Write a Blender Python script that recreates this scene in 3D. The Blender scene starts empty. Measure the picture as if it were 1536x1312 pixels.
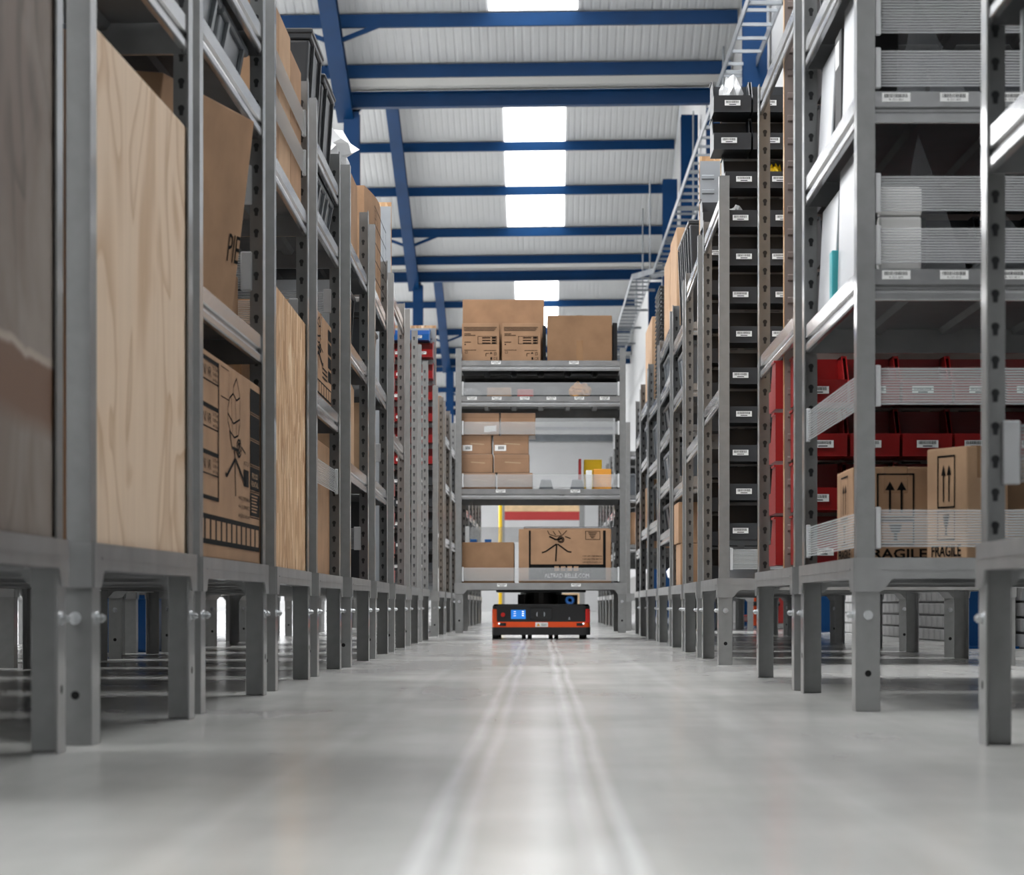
import bpy, bmesh, math, random
from mathutils import Vector, Matrix

random.seed(7)
SC = bpy.context.scene
COL = SC.collection
F, CX, CY, HC = 4000.0, 811.0, 907.0, 0.21      # focal length and vanishing point in pixels, eye height in metres

# ------------------------------------------------------------------ camera
cam_d = bpy.data.cameras.new('camera')
cam = bpy.data.objects.new('camera', cam_d)
COL.objects.link(cam)
cam.location = (0, 0, HC)
cam.rotation_euler = (math.pi / 2, 0, 0)
cam_d.sensor_fit = 'HORIZONTAL'
cam_d.sensor_width = 36.0
cam_d.lens = F / 1536 * 36.0
cam_d.shift_x = -(CX - 768) / 1536
cam_d.shift_y = (CY - 656) / 1536
cam_d.clip_start = 0.05
cam_d.clip_end = 400
cam_d.dof.use_dof = True
cam_d.dof.focus_distance = 9.0
cam_d.dof.aperture_fstop = 11.0
SC.camera = cam

# ------------------------------------------------------------------ world, exposure
SKYLIGHT = 11.0
w = bpy.data.worlds.new('overcast_sky')
SC.world = w
w.use_nodes = True
w.node_tree.nodes['Background'].inputs[0].default_value = (0.86, 0.93, 1.0, 1)
w.node_tree.nodes['Background'].inputs[1].default_value = 1.0
SC.view_settings.view_transform = 'Standard'
SC.view_settings.look = 'None'
SC.view_settings.gamma = 1.0
SC.view_settings.use_curve_mapping = False
SC.view_settings.exposure = 0.6
SC.cycles.max_bounces = 6
SC.cycles.diffuse_bounces = 1
SC.cycles.glossy_bounces = 3
SC.cycles.transparent_max_bounces = 24
SC.cycles.sample_clamp_indirect = 8.0
SC.cycles.adaptive_threshold = 0.03


# ------------------------------------------------------------------ materials
def lin(c):
    c = c / 255.0
    return c / 12.92 if c <= 0.04045 else ((c + 0.055) / 1.055) ** 2.4


def rgb(r, g, b):
    return (lin(r), lin(g), lin(b), 1.0)


MATS = {}


def mat(name, col, rough=0.5, metal=0.0, var=0.0, vscale=8.0, bump=0.0, bscale=60.0, stretch=(1, 1, 1), spec=0.5, alpha=1.0, trans=0.0, emit=None, coat=0.0):
    m = bpy.data.materials.new(name)
    m.use_nodes = True
    nt = m.node_tree
    b = nt.nodes['Principled BSDF']
    b.inputs['Base Color'].default_value = rgb(*col)
    b.inputs['Roughness'].default_value = rough
    b.inputs['Metallic'].default_value = metal
    b.inputs['Specular IOR Level'].default_value = spec
    b.inputs['Alpha'].default_value = alpha
    b.inputs['Transmission Weight'].default_value = trans
    if emit:
        b.inputs['Emission Color'].default_value = rgb(*emit[0])
        b.inputs['Emission Strength'].default_value = emit[1]
    if var or bump:
        tc = nt.nodes.new('ShaderNodeTexCoord')
        mp = nt.nodes.new('ShaderNodeMapping')
        mp.inputs['Scale'].default_value = stretch
        nt.links.new(tc.outputs['Object'], mp.inputs['Vector'])
    if var:
        n = nt.nodes.new('ShaderNodeTexNoise')
        n.inputs['Scale'].default_value = vscale
        n.inputs['Detail'].default_value = 5
        nt.links.new(mp.outputs['Vector'], n.inputs['Vector'])
        r = nt.nodes.new('ShaderNodeValToRGB')
        c0 = [max(0, x * (1 - var)) for x in col]
        c1 = [min(255, x * (1 + var)) for x in col]
        r.color_ramp.elements[0].position = 0.3
        r.color_ramp.elements[1].position = 0.7
        r.color_ramp.elements[0].color = rgb(*c0)
        r.color_ramp.elements[1].color = rgb(*c1)
        nt.links.new(n.outputs['Fac'], r.inputs['Fac'])
        nt.links.new(r.outputs['Color'], b.inputs['Base Color'])
    if bump:
        n2 = nt.nodes.new('ShaderNodeTexNoise')
        n2.inputs['Scale'].default_value = bscale
        n2.inputs['Detail'].default_value = 3
        nt.links.new(mp.outputs['Vector'], n2.inputs['Vector'])
        bp = nt.nodes.new('ShaderNodeBump')
        bp.inputs['Strength'].default_value = bump
        bp.inputs['Distance'].default_value = 0.002
        nt.links.new(n2.outputs['Fac'], bp.inputs['Height'])
        nt.links.new(bp.outputs['Normal'], b.inputs['Normal'])
    if coat:
        b.inputs['Coat Weight'].default_value = coat
        b.inputs['Coat Roughness'].default_value = 0.1
    MATS[name] = m
    return m


mat('steel', (133, 134, 134), 0.36, 0.35, 0.03, 30, 0.05, 250, coat=0.7)
mat('rail_steel', (152, 153, 154), 0.24, 0.65, 0.05, 14, 0.06, 40, (1, 1, 1), coat=0.6)
mat('base_steel', (143, 144, 144), 0.33, 0.4, 0.08, 9, 0.10, 30, coat=0.3)
mat('deck_steel_shaded', (96, 98, 100), 0.5, 0.3, 0.05, 10)  # same grey paint as the racks, darkened for the shade under shelves
mat('zinc', (205, 208, 210), 0.22, 0.9)
mat('ladder_zinc', (138, 142, 146), 0.35, 0.7, 0.08, 6)
mat('hole', (8, 8, 8), 0.9)
mat('slot', (52, 53, 55), 0.7)
mat('card', (162, 129, 101), 0.75, 0, 0.06, 9, 0.15, 40, spec=0.2)
mat('card_dark', (144, 113, 86), 0.78, 0, 0.06, 9, 0.15, 40, spec=0.2)
mat('card_light', (182, 150, 120), 0.75, 0, 0.05, 9, 0.15, 40, spec=0.2)
mat('card_shiny', (154, 120, 93), 0.35, 0, 0.05, 9, 0.1, 12)
mat('tape', (150, 115, 82), 0.25)
mat('tape_clear', (190, 165, 135), 0.18)
mat('ink', (20, 18, 17), 0.8, spec=0.08)
mat('ink_grey', (80, 64, 52), 0.8, spec=0.1)
mat('ink_panel', (22, 22, 22), 0.8, spec=0.08)
mat('label', (236, 237, 236), 0.45)
mat('tote_black', (44, 46, 49), 0.32, 0, 0.1, 5)
mat('tote_grey', (104, 109, 114), 0.3, 0, 0.08, 5)
mat('bin_black', (50, 53, 57), 0.4, 0, 0.06, 6)
mat('bin_red', (148, 15, 17), 0.38)
mat('bin_blue', (20, 92, 165), 0.35)
mat('panel_steel', (158, 163, 168), 0.4, 0.4, 0.03, 10)
mat('panel_worn', (146, 132, 126), 0.4, 0.3, 0.06, 6)
mat('clip', (226, 228, 230), 0.35, alpha=0.85)
mat('band', (230, 233, 235), 0.3, alpha=0.34)
mat('band_back', (220, 224, 226), 0.3, alpha=0.09)
mat('film', (225, 230, 235), 0.12, alpha=0.13)
mat('clear_sheet', (225, 230, 235), 0.1, alpha=0.05)
mat('bag', (238, 240, 242), 0.3, alpha=0.9)
mat('white_sheet', (200, 203, 207), 0.3, 0, 0.02, 4)
mat('paper', (238, 238, 236), 0.6)
mat('grey_sheet', (172, 175, 178), 0.28, 0.2, 0.12, 3)
mat('teal', (70, 178, 186), 0.4)
mat('blue_steel', (0, 54, 100), 0.45, 0, 0.06, 2, spec=0.2)
mat('white_clad', (204, 206, 208), 0.45, 0, 0.02, 1)
mat('gutter_white', (225, 225, 223), 0.45)
mat('wall_white', (196, 197, 198), 0.6, 0, 0.02, 1)
mat('brick', (172, 172, 172), 0.7, 0, 0.06, 12, 0.4, 60)
mat('mortar', (150, 150, 149), 0.9, 0, 0.05, 20)
mat('rubber', (18, 18, 19), 0.6)
mat('robot_black', (26, 27, 29), 0.38)
mat('robot_gloss', (12, 13, 15), 0.12)
mat('robot_orange', (226, 78, 20), 0.35)
mat('robot_red', (196, 30, 24), 0.35)
mat('screen', (30, 110, 200), 0.2, emit=((40, 120, 205), 0.5))
mat('screen_white', (230, 240, 250), 0.3, emit=((230, 240, 250), 0.7))
mat('yellow', (250, 205, 20), 0.4)
mat('amber', (240, 165, 60), 0.5)
mat('red_paint', (168, 42, 40), 0.45)
mat('orange_paint', (232, 84, 30), 0.4)
mat('wood', (214, 184, 144), 0.6, 0, 0.06, 10, 0.1, 30)
mat('dark', (24, 24, 26), 0.6)
mat('silver', (205, 207, 210), 0.22, 0.8)


def emission(name, col, s):
    m = bpy.data.materials.new(name)
    m.use_nodes = True
    nt = m.node_tree
    nt.nodes.remove(nt.nodes['Principled BSDF'])
    e = nt.nodes.new('ShaderNodeEmission')
    e.inputs[0].default_value = rgb(*col)
    e.inputs[1].default_value = s
    nt.links.new(e.outputs[0], nt.nodes['Material Output'].inputs[0])
    MATS[name] = m


emission('skylight', (252, 252, 252), SKYLIGHT)
emission('skylight_dim', (252, 252, 252), 3.2)  # row over the aisle, dimmed to weaken its streak on the floor
emission('tube', (255, 255, 250), 6.0)


def nodes_of(name, rough):
    m = mat(name, (128, 128, 128), rough)
    nt = m.node_tree
    return nt, nt.nodes['Principled BSDF']


def N(nt, kind, **kw):
    n = nt.nodes.new('ShaderNode' + kind)
    for k, v in kw.items():
        if k in n.inputs:
            n.inputs[k].default_value = v
        else:
            setattr(n, k, v)
    return n


def ramp(nt, fac, stops):
    r = nt.nodes.new('ShaderNodeValToRGB')
    els = r.color_ramp.elements
    while len(els) < len(stops):
        els.new(0.5)
    for e, (p, c) in zip(els, stops):
        e.position = p
        e.color = c
    nt.links.new(fac, r.inputs['Fac'])
    return r.outputs['Color']


def mixc(nt, fac, a, b, mode='MIX'):
    m = nt.nodes.new('ShaderNodeMix')
    m.data_type = 'RGBA'
    m.blend_type = mode
    for sock, v in ((m.inputs[0], fac), (m.inputs[6], a), (m.inputs[7], b)):
        if isinstance(v, (int, float)):
            sock.default_value = v
        elif isinstance(v, tuple):
            sock.default_value = v
        else:
            nt.links.new(v, sock)
    return m.outputs[2]


def coords(nt, scale, kind='Object'):
    tc = nt.nodes.new('ShaderNodeTexCoord')
    mp = nt.nodes.new('ShaderNodeMapping')
    mp.inputs['Scale'].default_value = scale
    nt.links.new(tc.outputs[kind], mp.inputs['Vector'])
    return mp.outputs['Vector']


def plywood(name, base, streak, dark, wear=False):
    nt, b = nodes_of(name, 0.6)
    v1 = coords(nt, (1.0, 1.0, 0.55))
    n1 = N(nt, 'TexNoise', Scale=3.6, Detail=1.5, Distortion=0.9)
    nt.links.new(v1, n1.inputs['Vector'])
    # broad rotary-cut figure: contour bands of a stretched noise
    wv = N(nt, 'Math', operation='MULTIPLY')
    wv.inputs[1].default_value = 5.0
    nt.links.new(n1.outputs['Fac'], wv.inputs[0])
    fr = N(nt, 'Math', operation='FRACT')
    nt.links.new(wv.outputs[0], fr.inputs[0])
    c = ramp(nt, fr.outputs[0], [(0.0, rgb(*base)), (0.45, rgb(*base)), (0.82, rgb(*streak)), (0.9, rgb(*base))])
    v2 = coords(nt, (1.0, 1.0, 0.04))
    n2 = N(nt, 'TexNoise', Scale=70.0, Detail=4.0)
    nt.links.new(v2, n2.inputs['Vector'])
    g = ramp(nt, n2.outputs['Fac'], [(0.35, (0.93, 0.92, 0.91, 1)), (0.65, (1, 1, 1, 1))])
    c = mixc(nt, 1.0, c, g, 'MULTIPLY')
    v3 = coords(nt, (1.0, 1.0, 0.35))
    vo = N(nt, 'TexVoronoi', Scale=4.3)
    nt.links.new(v3, vo.inputs['Vector'])
    k = ramp(nt, vo.outputs['Distance'], [(0.0, (1, 1, 1, 1)), (0.045, (1, 1, 1, 1)), (0.075, (0, 0, 0, 1))])
    c = mixc(nt, k, c, rgb(*dark))
    if wear:
        v4 = coords(nt, (1.0, 1.0, 1.0))
        n4 = N(nt, 'TexNoise', Scale=3.0, Detail=6.0, Distortion=0.5)
        nt.links.new(v4, n4.inputs['Vector'])
        f4 = ramp(nt, n4.outputs['Fac'], [(0.42, (0, 0, 0, 1)), (0.62, (0.75, 0.75, 0.75, 1))])
        c = mixc(nt, f4, c, rgb(146, 136, 128))
        # a torn, unpainted band low on the sheet
        tc = nt.nodes.new('ShaderNodeTexCoord')
        sp = nt.nodes.new('ShaderNodeSeparateXYZ')
        nt.links.new(tc.outputs['Object'], sp.inputs[0])
        ad = N(nt, 'Math', operation='MULTIPLY_ADD')
        nt.links.new(n4.outputs['Fac'], ad.inputs[0])
        ad.inputs[1].default_value = 0.05
        nt.links.new(sp.outputs['Z'], ad.inputs[2])
        f5 = ramp(nt, ad.outputs[0], [(0.165, (0, 0, 0, 1)), (0.20, (1, 1, 1, 1)), (0.27, (1, 1, 1, 1)), (0.285, (0, 0, 0, 1))])
        c = mixc(nt, f5, c, rgb(108, 80, 60))
        f6 = ramp(nt, ad.outputs[0], [(0.272, (0, 0, 0, 1)), (0.277, (1, 1, 1, 1)), (0.284, (1, 1, 1, 1)), (0.288, (0, 0, 0, 1))])
        c = mixc(nt, f6, c, rgb(168, 154, 142))
    nt.links.new(c, b.inputs['Base Color'])
    bp = N(nt, 'Bump', Strength=0.15, Distance=0.001)
    nt.links.new(n2.outputs['Fac'], bp.inputs['Height'])
    nt.links.new(bp.outputs['Normal'], b.inputs['Normal'])


plywood('plywood', (228, 203, 176), (204, 172, 138), (110, 78, 58))
plywood('plywood_old', (116, 102, 92), (92, 78, 68), (24, 18, 14), True)


def osb():
    nt, b = nodes_of('osb', 0.65)
    v = coords(nt, (1.0, 1.0, 0.22))
    v1 = N(nt, 'TexVoronoi', Scale=55.0)
    nt.links.new(v, v1.inputs['Vector'])
    sep = nt.nodes.new('ShaderNodeSeparateColor')
    nt.links.new(v1.outputs['Color'], sep.inputs[0])
    c = ramp(nt, sep.outputs[0], [(0.0, rgb(164, 122, 82)), (0.45, rgb(200, 160, 118)), (0.8, rgb(216, 182, 142)), (1.0, rgb(240, 216, 182))])
    nt.links.new(c, b.inputs['Base Color'])
    bp = N(nt, 'Bump', Strength=0.3, Distance=0.001)
    nt.links.new(sep.outputs[1], bp.inputs['Height'])
    nt.links.new(bp.outputs['Normal'], b.inputs['Normal'])


osb()


def concrete():
    nt, b = nodes_of('concrete', 0.2)
    v = coords(nt, (1.0, 0.55, 1.0))
    n1 = N(nt, 'TexNoise', Scale=1.6, Detail=5.0, Roughness=0.55)
    nt.links.new(v, n1.inputs['Vector'])
    c = ramp(nt, n1.outputs['Fac'], [(0.25, rgb(180, 180, 178)), (0.75, rgb(202, 202, 199))])
    # long faint scuffs running with the traffic
    v2 = coords(nt, (7.0, 0.25, 1.0))
    n2 = N(nt, 'TexNoise', Scale=1.6, Detail=4.0)
    nt.links.new(v2, n2.inputs['Vector'])
    s = ramp(nt, n2.outputs['Fac'], [(0.36, (0.9, 0.9, 0.9, 1)), (0.6, (1, 1, 1, 1))])
    c = mixc(nt, 0.8, c, s, 'MULTIPLY')
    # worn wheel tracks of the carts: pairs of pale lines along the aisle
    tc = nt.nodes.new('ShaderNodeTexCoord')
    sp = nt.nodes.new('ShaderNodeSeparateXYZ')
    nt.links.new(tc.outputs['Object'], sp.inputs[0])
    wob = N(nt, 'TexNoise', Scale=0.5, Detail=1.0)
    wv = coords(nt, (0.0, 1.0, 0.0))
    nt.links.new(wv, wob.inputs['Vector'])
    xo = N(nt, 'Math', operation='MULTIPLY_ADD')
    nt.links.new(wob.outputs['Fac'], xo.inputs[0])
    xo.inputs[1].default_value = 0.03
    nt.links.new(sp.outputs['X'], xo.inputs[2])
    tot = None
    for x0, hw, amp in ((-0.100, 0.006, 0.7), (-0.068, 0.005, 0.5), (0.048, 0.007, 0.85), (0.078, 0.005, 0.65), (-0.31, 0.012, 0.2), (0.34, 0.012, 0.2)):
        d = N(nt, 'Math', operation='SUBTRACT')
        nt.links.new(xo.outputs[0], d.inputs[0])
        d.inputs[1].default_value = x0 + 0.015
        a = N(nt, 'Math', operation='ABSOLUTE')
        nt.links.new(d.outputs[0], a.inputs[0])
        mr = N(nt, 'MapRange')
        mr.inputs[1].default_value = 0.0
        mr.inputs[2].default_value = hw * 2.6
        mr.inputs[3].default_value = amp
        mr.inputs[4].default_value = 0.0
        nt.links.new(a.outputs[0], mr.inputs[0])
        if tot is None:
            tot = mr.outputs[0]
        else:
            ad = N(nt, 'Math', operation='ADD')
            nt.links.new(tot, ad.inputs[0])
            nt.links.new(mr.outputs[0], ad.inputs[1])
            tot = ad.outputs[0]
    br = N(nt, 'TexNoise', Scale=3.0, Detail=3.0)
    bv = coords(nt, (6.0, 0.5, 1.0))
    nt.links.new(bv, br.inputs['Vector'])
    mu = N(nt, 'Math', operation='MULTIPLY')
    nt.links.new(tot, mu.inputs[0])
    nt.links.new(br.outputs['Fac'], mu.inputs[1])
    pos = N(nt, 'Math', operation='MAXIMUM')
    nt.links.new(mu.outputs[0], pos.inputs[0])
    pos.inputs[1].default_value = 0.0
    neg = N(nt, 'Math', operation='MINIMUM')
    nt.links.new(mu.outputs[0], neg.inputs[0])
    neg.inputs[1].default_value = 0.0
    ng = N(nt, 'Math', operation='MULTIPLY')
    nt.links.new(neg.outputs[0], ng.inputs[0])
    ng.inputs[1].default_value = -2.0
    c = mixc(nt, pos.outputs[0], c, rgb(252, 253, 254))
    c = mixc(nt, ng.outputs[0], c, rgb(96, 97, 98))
    nt.links.new(c, b.inputs['Base Color'])
    rr = ramp(nt, n1.outputs['Fac'], [(0.3, (0.15, 0.15, 0.15, 1)), (0.7, (0.21, 0.21, 0.21, 1))])
    nt.links.new(rr, b.inputs['Roughness'])
    b.inputs['Specular IOR Level'].default_value = 0.6
    v3 = coords(nt, (1.0, 0.4, 1.0))
    n3 = N(nt, 'TexNoise', Scale=9.0, Detail=2.0)
    nt.links.new(v3, n3.inputs['Vector'])
    bp = N(nt, 'Bump', Strength=0.05, Distance=0.001)
    nt.links.new(n3.outputs['Fac'], bp.inputs['Height'])
    nt.links.new(bp.outputs['Normal'], b.inputs['Normal'])


concrete()


# ------------------------------------------------------------------ mesh helpers
class MB:
    def __init__(self, *mats):
        self.v, self.f, self.mi = [], [], []
        self.mats = list(mats)
        self.cur = 0

    def use(self, m):
        if m not in self.mats:
            self.mats.append(m)
        self.cur = self.mats.index(m)
        return self

    def add(self, vs, fs):
        o = len(self.v)
        self.v += [tuple(p) for p in vs]
        for f in fs:
            self.f.append([i + o for i in f])
            self.mi.append(self.cur)
        return self

    def box(self, x0, x1, y0, y1, z0, z1):
        return self.add([(x0, y0, z0), (x1, y0, z0), (x1, y1, z0), (x0, y1, z0), (x0, y0, z1), (x1, y0, z1), (x1, y1, z1), (x0, y1, z1)],
                        [(0, 3, 2, 1), (4, 5, 6, 7), (0, 1, 5, 4), (1, 2, 6, 5), (2, 3, 7, 6), (3, 0, 4, 7)])

    def prism(self, pts, vec):
        n = len(pts)
        a = [Vector(p) for p in pts]
        b = [p + Vector(vec) for p in a]
        fs = [list(range(n))[::-1], [n + i for i in range(n)]]
        fs += [[i, (i + 1) % n, n + (i + 1) % n, n + i] for i in range(n)]
        return self.add(a + b, fs)

    def cyl(self, p0, p1, r0, r1=None, n=12):
        r1 = r0 if r1 is None else r1
        p0, p1 = Vector(p0), Vector(p1)
        d = (p1 - p0).normalized()
        t = d.orthogonal().normalized()
        s = d.cross(t)
        ring = [t * math.cos(2 * math.pi * k / n) + s * math.sin(2 * math.pi * k / n) for k in range(n)]
        vs = [p0 + q * r0 for q in ring] + [p1 + q * r1 for q in ring]
        fs = [list(range(n))[::-1], [n + i for i in range(n)]] + [[i, (i + 1) % n, n + (i + 1) % n, n + i] for i in range(n)]
        return self.add(vs, fs)

    def bar(self, p0, p1, w, h, up=(0, 0, 1)):
        p0, p1 = Vector(p0), Vector(p1)
        d = (p1 - p0).normalized()
        s = d.cross(Vector(up)).normalized() * (w / 2)
        u = s.cross(d).normalized() * (h / 2)
        return self.prism([p0 - s - u, p0 + s - u, p0 + s + u, p0 - s + u], p1 - p0)

    def tube(self, pts, r, n=8):
        for a, b in zip(pts, pts[1:]):
            self.cyl(a, b, r, r, n)
        return self

    def mesh(self, name, bevel=0.0, smooth=False, seg=1):
        me = bpy.data.meshes.new(name)
        me.from_pydata(self.v, [], self.f)
        for m in self.mats:
            me.materials.append(MATS[m])
        me.polygons.foreach_set('material_index', self.mi)
        bm = bmesh.new()
        bm.from_mesh(me)
        bmesh.ops.recalc_face_normals(bm, faces=bm.faces)
        if bevel:
            ed = [e for e in bm.edges if len(e.link_faces) == 2 and e.calc_face_angle(0) > 0.5]
            bmesh.ops.bevel(bm, geom=ed, offset=bevel, segments=seg, affect='EDGES', profile=0.6)
        if smooth:
            for f in bm.faces:
                f.smooth = True
        bm.to_mesh(me)
        bm.free()
        return me


def tag(o, label=None, cat=None, group=None, kind=None):
    if label:
        o['label'] = label
    if cat:
        o['category'] = cat
    if group:
        o['group'] = group
    if kind:
        o['kind'] = kind
    return o


def put(name, me, parent=None, loc=(0, 0, 0), rot=(0, 0, 0), **kw):
    o = bpy.data.objects.new(name, me)
    COL.objects.link(o)
    o.location = loc
    o.rotation_euler = rot
    if parent is not None:
        o.parent = parent
    return tag(o, **kw)


CACHE = {}


def cached(key, fn):
    if key not in CACHE:
        CACHE[key] = fn()
    return CACHE[key]


TXT = {}


def text_geo(s, bold=False):
    """(verts, faces, width) of a word at height 1, baseline at 0, left at 0"""
    if s in TXT:
        return TXT[s]
    cu = bpy.data.curves.new('lettering', 'FONT')
    cu.body = s
    cu.resolution_u = 2
    if bold:
        cu.offset = 0.025
    ob = bpy.data.objects.new('lettering', cu)
    COL.objects.link(ob)
    dg = bpy.context.evaluated_depsgraph_get()
    me = bpy.data.meshes.new_from_object(ob.evaluated_get(dg))
    vs = [(v.co.x, v.co.y) for v in me.vertices]
    fs = [list(p.vertices) for p in me.polygons]
    bpy.data.objects.remove(ob)
    bpy.data.curves.remove(cu)
    bpy.data.meshes.remove(me)
    x0 = min(v[0] for v in vs)
    vs = [((a - x0) / 0.7, b / 0.7) for a, b in vs]
    TXT[s] = (vs, fs, max(v[0] for v in vs))
    return TXT[s]


class Print:
    """flat print on a face: o = lower-left corner, a = right, b = up (unit vectors)"""

    def __init__(self, o, a, b, lift=0.0012, m='ink'):
        self.o, self.a, self.b = Vector(o), Vector(a), Vector(b)
        self.o = self.o + self.a.cross(self.b) * lift
        self.mb = MB(m)
        self.n = self.a.cross(self.b)

    def P(self, x, y, l=0.0):
        return self.o + self.a * x + self.b * y + self.n * l

    def use(self, m):
        self.mb.use(m)
        return self

    def rect(self, x0, x1, y0, y1, l=0.0):
        self.mb.add([self.P(x0, y0, l), self.P(x1, y0, l), self.P(x1, y1, l), self.P(x0, y1, l)], [(0, 1, 2, 3)])
        return self

    def frame(self, x0, x1, y0, y1, t):
        self.rect(x0, x1, y0, y0 + t).rect(x0, x1, y1 - t, y1).rect(x0, x0 + t, y0 + t, y1 - t).rect(x1 - t, x1, y0 + t, y1 - t)
        return self

    def poly(self, pts, l=0.0):
        self.mb.add([self.P(x, y, l) for x, y in pts], [tuple(range(len(pts)))])
        return self

    def line(self, pts, t):
        for (x0, y0), (x1, y1) in zip(pts, pts[1:]):
            d = math.hypot(x1 - x0, y1 - y0) or 1e-6
            nx, ny = -(y1 - y0) / d * t / 2, (x1 - x0) / d * t / 2
            self.poly([(x0 - nx, y0 - ny), (x1 - nx, y1 - ny), (x1 + nx, y1 + ny), (x0 + nx, y0 + ny)])
        return self

    def text(self, s, x, y, h, width=None, l=0.0, bold=False):
        vs, fs, wd = text_geo(s, bold)
        k = (width / wd) if width else h
        self.mb.add([self.P(x + p * k, y + q * h, l) for p, q in vs], fs)
        return self

    def make(self, name, parent):
        me = bpy.data.meshes.new(name)
        me.from_pydata(self.mb.v, [], self.mb.f)
        for m in self.mb.mats:
            me.materials.append(MATS[m])
        me.polygons.foreach_set('material_index', self.mb.mi)
        me.update()
        return put(name, me, parent)


def zat(y, Y):
    return HC + (CY - y) * Y / F


def xat(x, Y):
    return (x - CX) * Y / F


# ------------------------------------------------------------------ the hall
floor = put('floor', MB('concrete').box(-24, 2.45, -3, 86, -0.1, 0.0).mesh('floor'), kind='structure')
EAVE, TAN = 6.4, 0.30
VALLEYS = [-2.5, 15.0, 32.5, 50.0, 67.5, 85.0]
XL, XR = -24.0, 2.35


def clad(x0, x1, pitch, depth):
    pts, x = [], x0
    while x < x1:
        pts += [(x, 0), (x + pitch * 0.6, 0), (x + pitch * 0.7, depth), (x + pitch * 0.9, depth)]
        x += pitch
    return pts


ceil = put('ceiling', None, loc=(0, 0, 0), kind='structure')
tilt = math.radians(-0.7)
ceil.rotation_euler = (0, tilt, 0)
prof = clad(XL, XR, 0.1, 0.004)


def slope_sheet(y0, z0, y1, z1):
    n = len(prof)
    vs = [(x, y0, z0 + d) for x, d in prof] + [(x, y1, z1 + d) for x, d in prof]
    m = MB('white_clad')
    m.add(vs, [(i, i + 1, n + i + 1, n + i) for i in range(n - 1)])
    return m.mesh('roof_sheet')


HB = 8.75
RISE = HB * TAN
purlin_me = MB('blue_steel').box(XL, XR, -0.03, 0.03, -0.075, 0.075).mesh('purlin')
skyl = {}
for bi, yv in enumerate(VALLEYS[:-1]):
    ridge = yv + HB
    zt = EAVE + 0.10
    put('roof_sheet', slope_sheet(yv, zt, ridge, zt + RISE), ceil)
    put('roof_sheet', slope_sheet(ridge, zt + RISE, yv + 2 * HB, zt), ceil)
    for k, off in enumerate((0.64, 1.80, 3.44, 5.08, 6.72, 8.36)):
        for s in (-1, 1):
            y = yv + off if s < 0 else yv + 2 * HB - off
            put('purlin', purlin_me, ceil, (0, y, zt + off * TAN - 0.09))
    for x in (-14.3, -8.3, -2.3):
        for s in (-1, 1):
            ya, yb = (yv, ridge) if s < 0 else (yv + 2 * HB, ridge)
            me = cached(('rafter', s), lambda: (lambda m: (
                m.prism([(-0.10, 0, -0.39), (0.10, 0, -0.39), (0.10, 0, -0.375), (-0.10, 0, -0.375)], (0, -s * HB, RISE)),
                m.prism([(-0.006, 0, -0.375), (0.006, 0, -0.375), (0.006, 0, -0.23), (-0.006, 0, -0.23)], (0, -s * HB, RISE)),
                m.prism([(-0.10, 0, -0.23), (0.10, 0, -0.23), (0.10, 0, -0.215), (-0.10, 0, -0.215)], (0, -s * HB, RISE))) and m)(MB('blue_steel')).mesh('rafter'))
            put('rafter', me, ceil, (x, ya, zt))
            if x == -2.3:
                for q in (-1, 1):
                    yb_ = 0
                    m = MB('blue_steel').bar((0, 0, -0.34), (q * 0.52, 0, -0.14), 0.05, 0.05, (0, 1, 0))
                    put('knee_brace', m.mesh('knee_brace'), ceil, (x, ya - s * 1.80, zt + 1.80 * TAN))
    for s in (-1, 1):
        rows_x = [-21.0, -18.5, -16.0, -13.5, -11.0, -8.5, -6.0, 0.0]  # left rows are unseen, spaced closely to add light to the hall
        if bi == 0 or (bi == 1 and s < 0):
            rows_x += [-3.0, 1.5] if s > 0 or bi else [-3.0]  # further unseen rows added to brighten the near bays
        for x in rows_x:
            ya = yv if s < 0 else yv + 2 * HB
            me = cached(('skylight', s, x == 0), lambda: MB('skylight_dim' if x == 0 else 'skylight').prism([(-0.51, -s * 1.85, 1.85 * TAN - 0.012), (0.51, -s * 1.85, 1.85 * TAN - 0.012), (0.51, -s * 1.85, 1.85 * TAN - 0.004), (-0.51, -s * 1.85, 1.85 * TAN - 0.004)], (0, -s * 6.7, 6.7 * TAN)).mesh('skylight'))
            put('skylight', me, ceil, (x, ya, zt))
for yv in VALLEYS:
    m = MB('blue_steel').box(XL, XR, -0.07, 0.07, 0.08, 0.095).box(XL, XR, -0.008, 0.008, -0.08, 0.08).box(XL, XR, -0.07, 0.07, -0.095, -0.08)
    put('valley_beam', m.mesh('valley_beam'), ceil, (0, yv, EAVE - 0.02))
    g = MB('gutter_white').prism([(XL, -0.34, 0.19), (XL, -0.25, 0.085), (XL, 0.25, 0.085), (XL, 0.34, 0.19), (XL, 0.32, 0.19), (XL, 0.24, 0.1), (XL, -0.24, 0.1), (XL, -0.32, 0.19)], (XR - XL, 0, 0))
    put('valley_gutter', g.mesh('valley_gutter'), ceil, (0, yv, EAVE + 0.02))
# the lamp hung below the skylight
lampY = 46.9
lz = zat(279, lampY)
t = put('ceiling_lamp', None, loc=(0, lampY, lz), label='slim white batten lamp hanging under the middle skylight', cat='lamp')
put('housing', MB('white_sheet').box(-0.3, 0.3, -0.05, 0.05, 0, 0.05).mesh('housing'), t)
put('tube', MB('tube').cyl((-0.28, 0, -0.015), (0.28, 0, -0.015), 0.013).mesh('tube'), t)
put('hanger', MB('zinc').cyl((-0.2, 0, 0.05), (-0.2, 0, 0.62), 0.004, n=6).mesh('hanger'), t)
put('hanger', MB('zinc').cyl((0.2, 0, 0.05), (0.2, 0, 0.62), 0.004, n=6).mesh('hanger'), t)

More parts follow.
